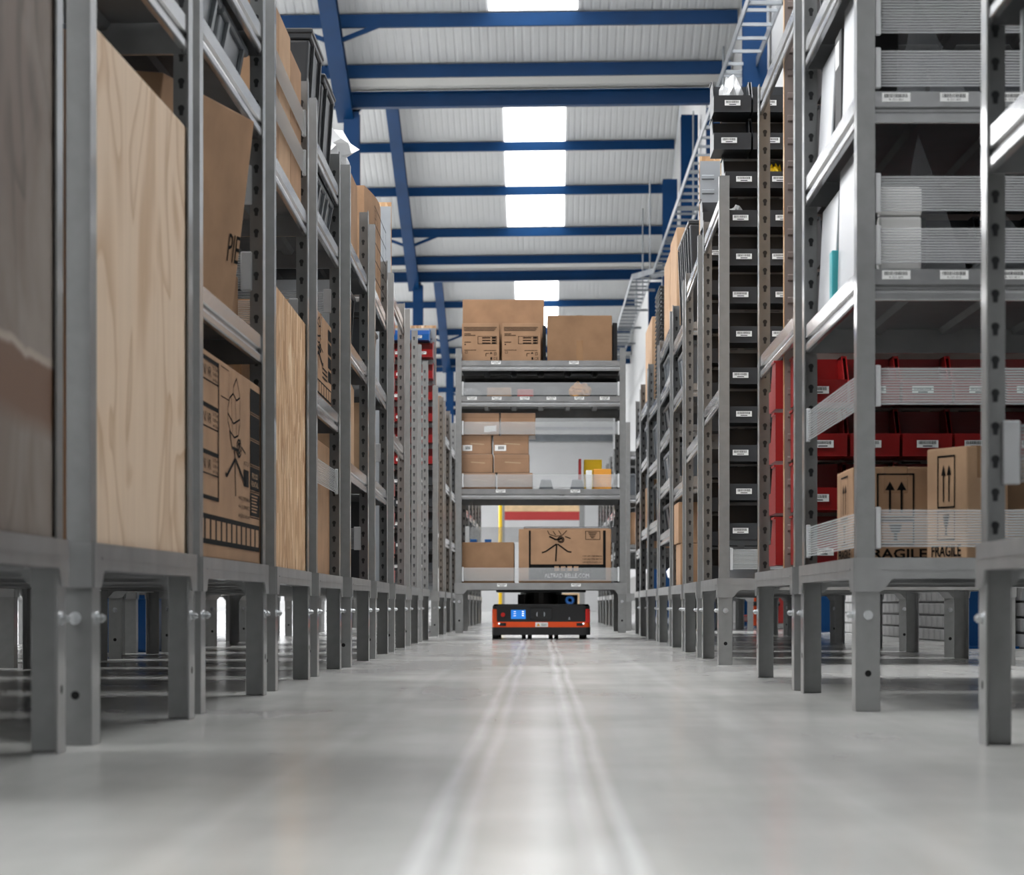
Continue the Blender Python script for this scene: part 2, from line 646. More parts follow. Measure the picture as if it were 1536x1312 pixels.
# walls
wr = put('wall_right', MB('mortar').box(2.315, 2.45, -3, 86, 0, 0.9).use('wall_white').box(2.30, 2.45, -3, 86, 0.9, 9.4).mesh('wall_right'), kind='structure')
brick_me = MB('brick').box(-0.015, 0.0, 0.006, 0.219, 0.006, 0.069).mesh('brick', 0.003)
for k in range(4):
    for j in range(68):
        put('brick', brick_me, wr, (2.315, 9.5 + 0.225 * j + (0.1125 if k % 2 else 0), 0.075 * k))
put('wall_far', MB('wall_white').box(-24, 2.45, 85.0, 85.2, 0, 9.4).mesh('wall_far'), kind='structure')
put('wall_left', MB('wall_white').box(-24.2, -24, -3, 86, 0, 9.4).mesh('wall_left'), kind='structure')
put('wall_back', MB('wall_white').box(-24, 2.45, -3.2, -3, 0, 9.4).mesh('wall_back'), kind='structure')


def column(x, y, top, label, wd=0.24):
    t = put('steel_column', None, loc=(x, y, 0), kind='structure', label=label)
    m = MB('blue_steel').box(-wd / 2, wd / 2, -0.1, -0.088, 0.012, top).box(-wd / 2, wd / 2, 0.088, 0.1, 0.012, top).box(-0.005, 0.005, -0.088, 0.088, 0.012, top)
    put('shaft', m.mesh('shaft'), t)
    put('base_plate', MB('blue_steel').box(-wd / 2 - 0.03, wd / 2 + 0.03, -0.14, 0.14, 0, 0.012).mesh('base_plate'), t)


for k, y in enumerate((12.9, 20.8, 26.67, 32.5, 38.4, 44.2, 50.0)):
    column(2.14, y, {32.5: 6.25, 50.0: 6.25, 38.4: 7.25, 44.2: 7.25, 26.67: 7.6, 20.8: 7.6, 12.9: 6.6}[y], 'blue steel column by the right wall')
for y in (32.5, 50.0, 67.5):
    column(-2.3, y, 6.2, 'blue steel column under the valley beam', 0.19)

# far end: mezzanine edge, yellow post, crate
put('trim_1', MB('tote_grey').box(-24, 2.3, 84.9, 85.0, zat(662, 85), zat(652, 85)).mesh('trim'), kind='structure')
put('trim_2', MB('tote_grey').box(-24, 2.3, 84.92, 85.0, zat(645, 85), zat(640, 85)).mesh('trim'), kind='structure')
t = put('pallet_rack', None, loc=(0.02, 40, 0), label='red beam pallet rack with wooden deck at the end of the aisle', cat='rack')
put('beam', MB('red_paint').box(-0.56, 0.56, -0.03, 0.03, zat(780, 40), zat(767, 40)).mesh('beam'), t)
put('deck', MB('wood').box(-0.56, 0.56, -0.03, 1.0, zat(767, 40), zat(755, 40)).mesh('deck'), t)
for sx in (-0.6, 0.6):
    put('upright', MB('steel').box(sx - 0.04, sx + 0.04, -0.03, 0.05, 0, 1.9).mesh('upright'), t)
t = put('yellow_post', None, loc=(xat(750.5, 36), 36, 0), label='yellow guard post far down the aisle behind the robot', cat='post')
put('pole', MB('yellow').cyl((0, 0, 0.02), (0, 0, 1.9), 0.026, n=14).mesh('pole', 0, True), t)
put('foot_plate', MB('yellow').box(-0.08, 0.08, -0.08, 0.08, 0, 0.02).mesh('foot_plate'), t)
t = put('wooden_crate', None, loc=(xat(855, 34), 34, 0), label='open wooden crate on the floor behind the robot', cat='crate')
for nm, b in (('side_board', (-0.12, -0.1, 0, 0.3, 0, 0.36)), ('side_board', (0.1, 0.12, 0, 0.3, 0, 0.36)), ('top_board', (-0.1, 0.1, 0, 0.3, 0.34, 0.36)), ('shelf_board', (-0.1, 0.1, 0, 0.3, 0.19, 0.21)), ('base_board', (-0.1, 0.1, 0, 0.3, 0, 0.02)), ('back_board', (-0.1, 0.1, 0.28, 0.3, 0.02, 0.34))):
    put(nm, MB('wood' if nm != 'back_board' else 'dark').box(*b).mesh(nm), t)
m = MB('bin_blue')
for k in range(20):
    a0, a1 = 2 * math.pi * k / 20, 2 * math.pi * (k + 1) / 20
    m.cyl((0.042 * math.cos(a0), 0, 0.042 * math.sin(a0)), (0.042 * math.cos(a1), 0, 0.042 * math.sin(a1)), 0.018, n=8)
put('hose_coil', m.mesh('hose_coil', 0, True), loc=(xat(855, 34), 34.05, 0.27), label='coiled blue hose inside the open wooden crate', cat='hose')

# cable ladder along the right wall
t = put('cable_ladder', None, loc=(0, 0, 0), label='galvanised cable ladder running along the right wall under the roof', cat='cable tray')
path = [(2.02, 12.0, 5.62), (1.98, 43.2, 5.62), (1.66, 44.0, 5.62), (1.62, 70.0, 5.62)]
for dx in (-0.15, 0.15):
    m = MB('ladder_zinc')
    for a, b in zip(path, path[1:]):
        m.bar((a[0] + dx, a[1], a[2]), (b[0] + dx, b[1], b[2]), 0.012, 0.09)
    put('side_rail', m.mesh('side_rail'), t)
rung = MB('ladder_zinc').box(-0.15, 0.15, -0.015, 0.015, -0.01, 0.02).mesh('rung')
for k in range(90):
    y = 14 + k * 0.6
    x = 2.02 - 0.04 * (y - 12) / 31 if y < 43.2 else (1.98 - 0.4 * (y - 43.2) if y < 44 else 1.66 - 0.04 * (y - 44) / 26)
    if y < 68:
        put('rung', rung, t, (x, y, 5.6))
brk = MB('ladder_zinc').box(0, 0.45, -0.02, 0.02, -0.06, -0.02).mesh('bracket')
for k in range(16):
    y = 14.5 + 3.1 * k
    put('bracket', brk, t, ((1.85 if y < 43 else 1.5), y, 5.62))
hang = MB('ladder_zinc').cyl((0, 0, 0), (0, 0, 1.6), 0.012, n=6).mesh('drop_rod')
for k in range(12):
    y = 16.05 + 3.1 * k
    put('drop_rod', hang, t, (2.16 if y < 43 else 1.8, y, 5.6))


# ------------------------------------------------------------------ racks
FU, FV = 0.036, 0.048          # post flange widths across and along the aisle


def post_mesh(su, sv, H):
    """L post with its corner at the origin, flanges running to +su, +sv"""
    def fn():
        t = 0.003
        m = MB('steel')
        m.prism([(0, 0, 0.27), (su * FU, 0, 0.27), (su * FU, sv * t, 0.27), (su * t, sv * t, 0.27), (su * t, sv * FV, 0.27), (0, sv * FV, 0.27)], (0, 0, H - 0.27))
        return m.mesh('post')
    return cached(('post', su, sv, H), fn)


def leg_mesh(su, sv):
    def fn():
        o, t = 0.003, 0.0035
        a, b = 0.046, 0.06
        m = MB('steel')
        m.prism([(-su * o, -sv * o, 0), (su * a, -sv * o, 0), (su * a, sv * (t - o), 0), (su * (t - o), sv * (t - o), 0), (su * (t - o), sv * b, 0), (-su * o, sv * b, 0)], (0, 0, 0.30))
        return m.mesh('leg', 0.001)
    return cached(('leg', su, sv), fn)


def keyhole_mesh(su, H):
    def fn():
        m = MB('slot')
        z = 0.33
        cx = su * 0.021
        while z < H - 0.02:
            n = 10
            pts = [(cx + 0.0062 * math.cos(math.radians(-50 + 280 * k / (n - 1))), 0, z + 0.0062 * math.sin(math.radians(-50 + 280 * k / (n - 1)))) for k in range(n)]
            pts += [(cx - 0.0034, 0, z - 0.0135), (cx + 0.0034, 0, z - 0.0135)]
            m.prism(pts, (0, 0.0008, 0))
            z += 0.05
        return m.mesh('keyholes')
    return cached(('key', su, H), fn)


def base_beam(L, axis, sgn, sd):
    """gusseted base beam; axis 'u' spans the rack front, 'v' its side; sgn is the outward direction"""
    def fn():
        o = 0.0075
        poly = [(-0.004, 0.303), (L + 0.004, 0.303), (L + 0.004, 0.236), (L - 0.046, 0.236), (L - 0.052, 0.240), (L - 0.066, 0.258), (L - 0.074, 0.262),
                (0.074, 0.262), (0.066, 0.258), (0.052, 0.240), (0.046, 0.236), (-0.004, 0.236)]
        m = MB('base_steel')
        if axis == 'u':
            m.prism([(sd * p, sgn * 0.0035, q) for p, q in poly], (0, sgn * (o - 0.0035), 0))
            a, b = sorted((sgn * 0.0035, -sgn * 0.03))
            u0, u1 = sorted((sd * 0.05, sd * (L - 0.05)))
            m.box(u0, u1, a, b, 0.262, 0.266)
            a, b = sorted((sgn * o, sgn * (o + 0.0015)))
            m.box(u0, u1, a, b, 0.279, 0.2815)
        else:
            m.prism([(sgn * 0.0035, p, q) for p, q in poly], (sgn * (o - 0.0035), 0, 0))
            a, b = sorted((sgn * 0.0035, -sgn * 0.03))
            m.box(a, b, 0.05, L - 0.05, 0.262, 0.266)
            a, b = sorted((sgn * o, sgn * (o + 0.0015)))
            m.box(a, b, 0.05, L - 0.05, 0.279, 0.2815)
        return m.mesh('base_beam')
    return cached(('base', round(L, 3), axis, sgn, sd), fn)


def rail_mesh(L, axis, sgn, sd):
    def fn():
        pr = [(0, 0), (0, -0.030), (0.007, -0.034), (0.007, -0.039), (0.001, -0.043), (0, -0.047), (0, -0.059), (0.002, -0.062), (0.011, -0.062), (0.011, 0)]
        m = MB('rail_steel')
        if axis == 'u':
            m.prism([(sd * 0.004, -sgn * d, z) for d, z in pr], (sd * (L - 0.008), 0, 0))
        else:
            m.prism([(-sgn * d, 0.004, z) for d, z in pr], (0, L - 0.008, 0))
        return m.mesh('shelf_rail')
    return cached(('rail', round(L, 3), axis, sgn, sd), fn)


def deck_mesh(W, D, sd):
    def fn():
        m = MB('deck_steel_shaded')
        x0, x1 = sorted((sd * 0.018, sd * (W - 0.018)))
        m.box(x0, x1, 0.018, D - 0.018, -0.005, -0.001)
        for k in range(1, 6):
            xc = sd * (W * k / 6)
            m.prism([(xc - 0.022, 0.018, -0.005), (xc - 0.014, 0.018, -0.018), (xc + 0.014, 0.018, -0.018), (xc + 0.022, 0.018, -0.005)], (0, D - 0.036, 0))
        return m.mesh('shelf_deck')
    return cached(('deck', round(W, 3), round(D, 3), sd), fn)


bolt_me = {}
for sv in (-1, 1):
    bolt_me[sv] = MB('zinc').cyl((0, 0, 0), (0, sv * 0.002, 0), 0.0095, n=14).cyl((0, sv * 0.002, 0), (0, sv * 0.010, 0), 0.0068, n=6).cyl((0, sv * 0.010, 0), (0, sv * 0.015, 0), 0.004, n=10).mesh('bolt')
bolt_u = {}
for su in (-1, 1):
    bolt_u[su] = MB('zinc').cyl((0, 0, 0), (su * 0.002, 0, 0), 0.0095, n=14).cyl((su * 0.002, 0, 0), (su * 0.010, 0, 0), 0.0068, n=6).cyl((su * 0.010, 0, 0), (su * 0.013, 0, 0), 0.004, n=10).mesh('bolt')
hole_me = MB('hole').cyl((0, 0, 0), (0, -0.0006, 0), 0.0065, n=14).mesh('bolt_hole')
hole_u = MB('hole').cyl((0, 0, 0), (0.0006, 0, 0), 0.0065, n=14).mesh('bolt_hole')


class Rack:
    def __init__(self, side, Yn, Yf, Xn, Xf, shelves, label, H=1.69, W=1.03, lift=0.0, group=None, detail=True):
        self.side, self.W, self.D, self.lift = side, W, round(Yf - Yn, 2), lift
        sd = side
        self.X, self.Y, self.shelves, self.H = 0.5 * (Xn + Xf), Yn, shelves, H
        th = -math.asin(max(-0.05, min(0.05, side * (Xf - Xn) / self.D)))
        r = put('storage_rack', None, loc=(side * Xn, Yn, lift), rot=(0, 0, th), label=label, cat='rack', group=group)
        self.root, self.th = r, th
        D = self.D
        for iu in (0, 1):
            for iv in (0, 1):
                su, sv = sd * (1 - 2 * iu), 1 - 2 * iv
                p = (sd * iu * W, iv * D, 0)
                put('post', post_mesh(su, sv, H), r, p)
                lg = put('leg', leg_mesh(su, sv), r, p)
                if detail:
                    put('bolt', bolt_me[-sv], lg, (su * 0.022, -sv * 0.003, 0.19))
                    if iu == 0:
                        put('bolt', bolt_u[-su], lg, (-su * 0.003, sv * 0.036, 0.19))
                    if iv == 0:
                        put('bolt_hole', hole_me, lg, (su * 0.022, -0.003, 0.075))
                    else:
                        put('bolt_hole', hole_u, lg, (-su * 0.003 - (0.0006 if su > 0 else 0), -0.03, 0.09))
                if iv == 1:
                    put('keyholes', keyhole_mesh(su, H), r, (p[0], D - 0.0042, 0), kind='stuff')
        put('base_beam', base_beam(W, 'u', -1, sd), r)
        put('base_beam', base_beam(W, 'u', 1, sd), r, (0, D, 0))
        put('base_beam', base_beam(D, 'v', -sd, sd), r)
        put('base_beam', base_beam(D, 'v', sd, sd), r, (sd * W, 0, 0))
        put('base_deck', deck_mesh(W, D, sd), r, (0, 0, 0.302))
        for zt in shelves:
            if isinstance(zt, tuple):        # side rails only, no deck
                put('shelf_rail', rail_mesh(D, 'v', -sd, sd), r, (sd * 0.0035, 0, zt[0]))
                put('shelf_rail', rail_mesh(D, 'v', sd, sd), r, (sd * (W - 0.0035), 0, zt[0]))
                continue
            put('shelf_rail', rail_mesh(W, 'u', -1, sd), r, (0, 0.0035, zt))
            put('shelf_rail', rail_mesh(W, 'u', 1, sd), r, (0, D - 0.0035, zt))
            put('shelf_rail', rail_mesh(D, 'v', -sd, sd), r, (sd * 0.0035, 0, zt))
            put('shelf_rail', rail_mesh(D, 'v', sd, sd), r, (sd * (W - 0.0035), 0, zt))
            put('shelf_deck', deck_mesh(W, D, sd), r, (0, 0, zt))
        self.levels = [0.302] + list(shelves)

    def at(self, u, v, z):
        """world point at u metres in from the aisle face and v metres from the near face"""
        return self.root.matrix_basis @ Vector((self.side * u, v, z))

    def floor_z(self, k):
        return self.levels[k] + 0.0006 + self.lift

    def band(self, face, z0, z1):
        """stretch band with clips across one face: 'near', 'far' or 'aisle'"""
        sd, W, D = self.side, self.W, self.D
        h = z1 - z0
        L = (W if face in ('near', 'far') else D) - 0.085
        n = max(6, int(h / 0.0052))
        def fn():
            m = MB('band')
            for k in range(n):
                a, b = h * k / n, h * (k + 0.62) / n
                m.prism([(0, -0.0006, a), (0, -0.0018, (a + b) / 2), (0, -0.0006, b), (0, 0.0004, b), (0, 0.0004, a)], (L, 0, 0))
            m.use('band_back').box(0, L, 0.0005, 0.0009, 0, h)
            return m.mesh('elastic_band')
        me = cached(('band', round(L, 3), round(h, 3)), fn)
        if face == 'aisle':
            o = put('elastic_band', me, self.root, (sd * 0.012, 0.0425 if sd < 0 else D - 0.0425, z0), (0, 0, math.pi / 2 if sd < 0 else -math.pi / 2))
        else:
            o = put('elastic_band', me, self.root, (min(0, sd * W) + 0.0425, 0.012 if face == 'near' else D - 0.016, z0))
        cw = 0.013 if face == 'far' else 0.006
        cm = cached(('clip', round(h, 3), cw), lambda: MB('clip').box(-cw, cw, -0.007, 0.004, -0.004, h + 0.004).mesh('clip', 0.002))
        put('clip', cm, o, (0, 0, 0))
        put('clip', cm, o, (L, 0, 0))
        return o


ORD = ['first', 'second', 'third', 'fourth', 'fifth', 'sixth', 'seventh', 'eighth', 'ninth', 'tenth', 'eleventh', 'twelfth', 'thirteenth', 'fourteenth', 'fifteenth', 'sixteenth', 'seventeenth', 'eighteenth', 'nineteenth', 'twentieth'] + ['%s' % k for k in ('twenty-first', 'twenty-second', 'twenty-third', 'twenty-fourth', 'twenty-fifth', 'twenty-sixth')]

GL, GR = 'racks of the left row', 'racks of the right row'
LR = {}


def left(key, i, *a, label=None, **kw):
    LR[key] = Rack(-1, *a, label=label or f'grey steel storage rack, {ORD[i]} from the camera in the left row', group=GL, **kw)
    return LR[key]


left('A', 0, 2.78, 3.82, 0.684, 0.684, [], label='grey steel rack closed by a dirty brown plywood sheet, nearest on the left')
left('B', 1, 3.985, 4.94, 0.673, 0.645, [1.29], label='grey steel rack holding the pale plywood sheet, second on the left')
left('C', 2, 5.13, 6.22, 0.656, 0.642, [0.832, 1.356, 1.55], label='grey steel rack with the big printed carton at its base, third on the left')
left('D', 3, 6.48, 7.54, 0.647, 0.655, [1.312], label='grey steel rack holding the chipboard sheet, fourth on the left')
left('E', 4, 7.785, 8.76, 0.655, 0.657, [0.834, 1.375, 1.575], label='grey steel rack with black lidded totes on top, fifth on the left')
left('F', 5, 8.965, 10.05, 0.641, 0.648, [0.692, 1.10, 1.442], label='grey steel rack with a white plastic bag on top, sixth on the left')
left('G', 6, 10.37, 11.5, 0.645, 0.66, [0.70, 1.11, 1.45], label='grey steel rack with a curved printed carton on top, seventh on the left')
left('H', 7, 11.88, 13.1, 0.655, 0.667, [(0.98,), (1.60,)])
left('I', 8, 13.62, 14.68, 0.668, 0.676, [], H=1.72)
left('J', 9, 15.15, 16.2, 0.678, 0.683, [], H=1.69)
left('K', 10, 18.0, 19.0, 0.6937, 0.69, [], label='grey steel rack with rows of red bins facing the camera, left row')
yy = 19.35
for k in range(9):
    left('M%d' % k, 11 + k, yy, yy + 1.03, 0.692, 0.692, [0.7, 1.1, 1.45], detail=False)
    yy += 1.33

RR = {}


def right(key, i, *a, label=None, **kw):
    RR[key] = Rack(1, *a, label=label or f'grey steel storage rack, {ORD[i]} from the camera in the right row', group=GR, **kw)
    return RR[key]


right('R0', 0, 2.98, 4.03, 0.670, 0.6656, [0.922, 1.145], label='grey steel rack cut by the right picture edge, nearest on the right')
right('R1', 1, 5.255, 6.37, 0.623, 0.625, [0.872, 1.222, 1.55], label='grey steel rack with the fragile cartons and white sheets, second on the right')
right('R2', 2, 6.53, 7.73, 0.623, 0.629, [(0.925,), (1.69,)], H=1.71, label='grey steel rack carrying the panel of red bins, third on the right')
right('R3', 3, 9.32, 10.45, 0.624, 0.635, [(0.97,), (1.64,)], H=1.71, label='grey steel rack carrying the wall of black bins, fourth on the right')
right('R4', 4, 10.68, 11.9, 0.63, 0.645, [(0.9,), (1.62,)])
right('R5', 5, 12.15, 13.2, 0.648, 0.652, [0.78, 1.22, 1.5])
right('R6', 6, 13.45, 14.95, 0.652, 0.665, [0.60, 0.86, 1.12, 1.38, 1.62])
right('R7', 7, 15.2, 16.4, 0.665, 0.66, [0.7, 1.05, 1.4])
right('R8', 8, 16.7, 17.9, 0.668, 0.67, [0.7, 1.15, 1.5])
right('R9', 9, 18.3, 19.4, 0.68, 0.69, [0.6, 1.0, 1.4])
yy = 21.6
for k in range(8):
    right('S%d' % k, 10 + k, yy, yy + 1.03, 0.69, 0.69, [0.7, 1.1, 1.45], detail=False)
    yy += 1.33

NX = []
for k in range(12):
    NX.append(Rack(-1, 2.2 + 1.34 * k, 3.23 + 1.34 * k, 1.76, 1.76, [0.9], label=f'grey steel rack across the next aisle to the left, {ORD[k]} of that row', group='racks of the next row', detail=False))


for k in range(12):
    Rack(-1, 2.6 + 1.34 * k, 3.63 + 1.34 * k, 4.1, 4.1, [0.9], label=f'grey steel rack added far left to block light, {ORD[k]} of its row', group='added light-blocking racks', detail=False)  # unseen row added so its legs break up light from the left


# ------------------------------------------------------------------ cartons, totes, sheets
def carton(label, x0, x1, y0, y1, z0, h, m='card', rot=0.0, tilt=(0, 0), tape='y', bulge=0.0, group=None, name='cardboard_box', tm='tape', bevel=0.004):
    """carton on z0; x0..x1, y0..y1 are its footprint before turning about its centre"""
    w, d = x1 - x0, y1 - y0
    def fn():
        mb = MB(m).box(-w / 2, w / 2, -d / 2, d / 2, 0, h)
        return mb.mesh('cardboard_box', min(bevel, w / 8, d / 8, h / 8), False, 2)
    me = cached(('carton', round(w, 3), round(d, 3), round(h, 3), m), fn)
    o = put(name, me, None, ((x0 + x1) / 2, (y0 + y1) / 2, z0), (tilt[0], tilt[1], rot), label=label, cat='box', group=group)
    tw = 0.025
    if tape == 'y':
        t = MB(tm).box(-tw, tw, -d / 2 - 0.0006, d / 2 + 0.0006, h - 0.001, h + 0.0006).box(-tw, tw, -d / 2 - 0.0008, -d / 2, h * 0.72, h + 0.0006)
        put('tape', t.mesh('tape'), o)
    elif tape == 'x':
        t = MB(tm).box(-w / 2 - 0.0006, w / 2 + 0.0006, -tw, tw, h - 0.001, h + 0.0006).box(-w / 2 - 0.0008, -w / 2, -tw, tw, h * 0.72, h).box(w / 2, w / 2 + 0.0008, -tw, tw, h * 0.72, h)
        put('tape', t.mesh('tape'), o)
    o['w'], o['d'], o['h'] = w, d, h
    return o


def front_print(o, m='ink'):
    return Print((-o['w'] / 2, -o['d'] / 2, 0), (1, 0, 0), (0, 0, 1), 0.0012, m)


def aisle_print(o, side, m='ink'):
    if side < 0:
        return Print((o['w'] / 2, -o['d'] / 2, 0), (0, 1, 0), (0, 0, 1), 0.0012, m)
    return Print((-o['w'] / 2, o['d'] / 2, 0), (0, -1, 0), (0, 0, 1), 0.0012, m)


def tote(label, x0, x1, y0, y1, z0, h, m='tote_grey', lid=False, group=None, name='plastic_tote'):
    w, d = x1 - x0, y1 - y0
    k = 0.90
    t = put(name, None, None, ((x0 + x1) / 2, (y0 + y1) / 2, z0), label=label, cat='tote', group=group)
    def fn():
        a = [(-w / 2 * k, -d / 2 * k, 0), (w / 2 * k, -d / 2 * k, 0), (w / 2 * k, d / 2 * k, 0), (-w / 2 * k, d / 2 * k, 0)]
        hh = h * 0.9
        b = [(-w / 2 * 0.97, -d / 2 * 0.97, hh), (w / 2 * 0.97, -d / 2 * 0.97, hh), (w / 2 * 0.97, d / 2 * 0.97, hh), (-w / 2 * 0.97, d / 2 * 0.97, hh)]
        mb = MB(m).add(a + b, [(0, 3, 2, 1), (4, 5, 6, 7), (0, 1, 5, 4), (1, 2, 6, 5), (2, 3, 7, 6), (3, 0, 4, 7)])
        return mb.mesh('tote_body', 0.008, False, 2)
    put('tote_body', cached(('tb', round(w, 3), round(d, 3), round(h, 3), m), fn), t)
    def fr():
        hh = h * 0.9
        mb = MB(m).box(-w / 2, w / 2, -d / 2, d / 2, hh, hh + 0.02)
        if lid:
            mb.box(-w / 2 - 0.004, w / 2 + 0.004, -d / 2 - 0.004, d / 2 + 0.004, hh + 0.016, h)
        return mb.mesh('rim', 0.004)
    put('lid' if lid else 'rim', cached(('tr', round(w, 3), round(d, 3), round(h, 3), m, lid), fr), t)
    for s in (-1, 1):
        def fb():
            return MB(m).prism([(s * w / 2 * 0.9, -0.012, 0.01), (s * w / 2 * 0.9, 0.012, 0.01), (s * w / 2 * 0.975, 0.012, h * 0.88), (s * w / 2 * 0.975, -0.012, h * 0.88)], (s * 0.008, 0, 0)).mesh('rib')
        me = cached(('tf', s, round(w, 3), round(h, 3), m), fb)
        for q in (-0.3, 0.3):
            put('rib', me, t, (0, q * d, 0))
    return t


def sheet(name, label, m, cat, x0, x1, y0, y1, z0, z1, rot=(0, 0, 0), group=None):
    """a board; its origin is at the middle of its lower edge"""
    cx, cy = (x0 + x1) / 2, (y0 + y1) / 2
    me = MB(m).box(x0 - cx, x1 - cx, y0 - cy, y1 - cy, 0, z1 - z0).mesh(name, 0.0012)
    return put(name, me, None, (cx, cy, z0), rot, label=label, cat=cat, group=group)


def barcode(parent, loc, text=None, wd=0.055, ht=0.017, rot=(0, 0, 0), seed=0):
    def fn():
        rnd = random.Random(seed)
        p = Print((-wd / 2, 0, -ht / 2), (1, 0, 0), (0, 0, 1), 0.0006, 'label')
        p.rect(0, wd, 0, ht)
        p.use('ink')
        x = wd * 0.08
        while x < wd * 0.9:
            b = wd * rnd.choice((0.008, 0.012, 0.018, 0.024))
            p.rect(x, x + b, ht * 0.46, ht * 0.88, 0.0003)
            x += b + wd * rnd.choice((0.010, 0.014, 0.02))
        if text:
            p.text(text, wd * 0.26, ht * 0.12, ht * 0.22, wd * 0.48, 0.0003)
        else:
            p.rect(wd * 0.28, wd * 0.72, ht * 0.14, ht * 0.28, 0.0003)
        me = bpy.data.meshes.new('barcode_label')
        me.from_pydata(p.mb.v, [], p.mb.f)
        for k in p.mb.mats:
            me.materials.append(MATS[k])
        me.polygons.foreach_set('material_index', p.mb.mi)
        return me
    return put('barcode_label', cached(('bc', text, wd, ht, seed), fn), parent, loc, rot)


# mixer drawing on the printed cartons: unit square, x right, y up
def mixer(p, ox, oy, sx, sy, t):
    q = lambda pts: [(ox + x * sx, oy + y * sy) for x, y in pts]
    p.line(q([(0.50, 0.98), (0.36, 0.90), (0.34, 0.84), (0.50, 0.80), (0.66, 0.84), (0.60, 0.90), (0.50, 0.98)]), t)
    p.line(q([(0.34, 0.84), (0.18, 0.79), (0.10, 0.70), (0.10, 0.60), (0.22, 0.52), (0.40, 0.49), (0.58, 0.52), (0.66, 0.62), (0.66, 0.84)]), t)
    p.line(q([(0.10, 0.66), (0.36, 0.60), (0.66, 0.66)]), t)
    p.line(q([(0.26, 0.80), (0.30, 0.52)]), t)
    p.line(q([(0.44, 0.80), (0.50, 0.50)]), t)
    p.line(q([(0.18, 0.53), (0.30, 0.40), (0.60, 0.40), (0.70, 0.50)]), t * 1.6)
    n = 10
    for r in (0.07, 0.04):
        p.line(q([(0.62 + r * 1.6 * math.cos(2 * math.pi * k / n), 0.42 + r * math.sin(2 * math.pi * k / n)) for k in range(n + 1)]), t * 1.4)
    p.line(q([(0.40, 0.42), (0.44, 0.32), (0.46, 0.02)]), t * 2.2)
    p.line(q([(0.44, 0.32), (0.06, 0.16), (0.0, 0.17)]), t * 2.2)
    p.line(q([(0.46, 0.32), (0.88, 0.16), (0.98, 0.17)]), t * 2.2)
    p.line(q([(0.74, 0.44), (0.94, 0.40)]), t)


# ----- left A, B, C, D sheets
A, B, C, D, E, Fk, G, Hk = (LR[k] for k in 'ABCDEFGH')
p = A.at(0.012, 0.55, 0)
sheet('plywood_sheet', 'weathered dark brown plywood sheet filling the nearest left rack', 'plywood_old', 'plywood', p.x - 0.009, p.x + 0.005, A.Y + 0.006, A.Y + 1.030, 0.3026, 1.66, (0, 0, A.th))
p = B.at(0.012, 0.48, 0)
sheet('plywood_sheet', 'clean pale plywood sheet with wavy grain in the second left rack', 'plywood', 'plywood', p.x - 0.009, p.x + 0.005, B.Y + 0.006, B.Y + 0.945, 0.3026, 1.09, (0, 0, B.th))
p = D.at(0.012, 0.53, 0)
sheet('chipboard_sheet', 'tan chipboard sheet standing in the fourth left rack', 'osb', 'chipboard', p.x - 0.009, p.x + 0.005, D.Y + 0.006, D.Y + 1.05, 0.3026, 1.0, (0, 0, D.th))
carton('brown carton standing behind the pale plywood sheet', -1.15, -0.80, 4.5, 4.85, B.floor_z(0), 0.88, 'card_dark')

# ----- C: big printed carton
o = carton('big printed carton with a mixer drawing at the base of the third left rack', -1.25, -0.657, 5.145, 6.20, C.floor_z(0), 0.412, 'card', tape=None, rot=C.th)
p = aisle_print(o, -1)
L, Hh = o['d'], o['h']
for k in range(3):                                    # size table on the left
    y0 = 0.30 * Hh + k * 0.225 * Hh
    p.rect(0.0, 0.30 * L, y0 + 0.2 * Hh, y0 + 0.222 * Hh)
    p.rect(0.0, 0.30 * L, y0 + 0.105 * Hh, y0 + 0.112 * Hh)
    p.text('MINI VR', 0.03 * L, y0 + 0.13 * Hh, 0.05 * Hh, 0.16 * L)
    for j in range(3):
        p.text(('0.73m', '0.80m', '64.0kg')[j], 0.215 * L, y0 + (0.175 - 0.028 * j) * Hh, 0.017 * Hh, 0.07 * L)
p.rect(0.0, 0.30 * L, 0.285 * Hh, 0.305 * Hh).rect(0.29 * L, 0.302 * L, 0.285 * Hh, 0.975 * Hh)
p.line([(0.33 * L, 0.97 * Hh), (0.45 * L, 0.97 * Hh), (0.45 * L, 0.82 * Hh), (0.33 * L, 0.82 * Hh)], 0.002)
mixer(p, 0.40 * L, 0.33 * Hh, 0.34 * L, 0.64 * Hh, 0.0042)
for k in range(5):                                    # picture column on the right
    y1 = (0.955 - 0.142 * k) * Hh
    p.use('ink_panel').rect(0.80 * L, 0.965 * L, y1 - 0.125 * Hh, y1)
    p.use('ink').rect(0.80 * L, 0.965 * L, y1 - 0.136 * Hh, y1 - 0.131 * Hh)
    if k == 3:
        p.use('card_light').text('PROUD', 0.83 * L, y1 - 0.06 * Hh, 0.03 * Hh, 0.1 * L, 0.0003).text('RENTAL', 0.82 * L, y1 - 0.105 * Hh, 0.03 * Hh, 0.12 * L, 0.0003)
    if k == 4:
        for j in range(6):
            p.use('card_dark').rect(0.82 * L, (0.93 - 0.01 * (j % 3)) * L, y1 - (0.02 + 0.017 * j) * Hh, y1 - (0.012 + 0.017 * j) * Hh, 0.0003)
p.use('ink').text('WATER TIGHT', 0.69 * L, 0.52 * Hh, 0.025 * Hh, 0.09 * L).rect(0.69 * L, 0.775 * L, 0.41 * Hh, 0.50 * Hh)
for j in range(3):
    p.text(('+44 (0)1298 84606', '+44 (0)1298 84722', 'sales@altrad-belle.com')[j], 0.60 * L, (0.33 - 0.045 * j) * Hh, 0.022 * Hh, 0.19 * L)
p.use('ink_panel').rect(0.0, 0.965 * L, 0.07 * Hh, 0.215 * Hh)
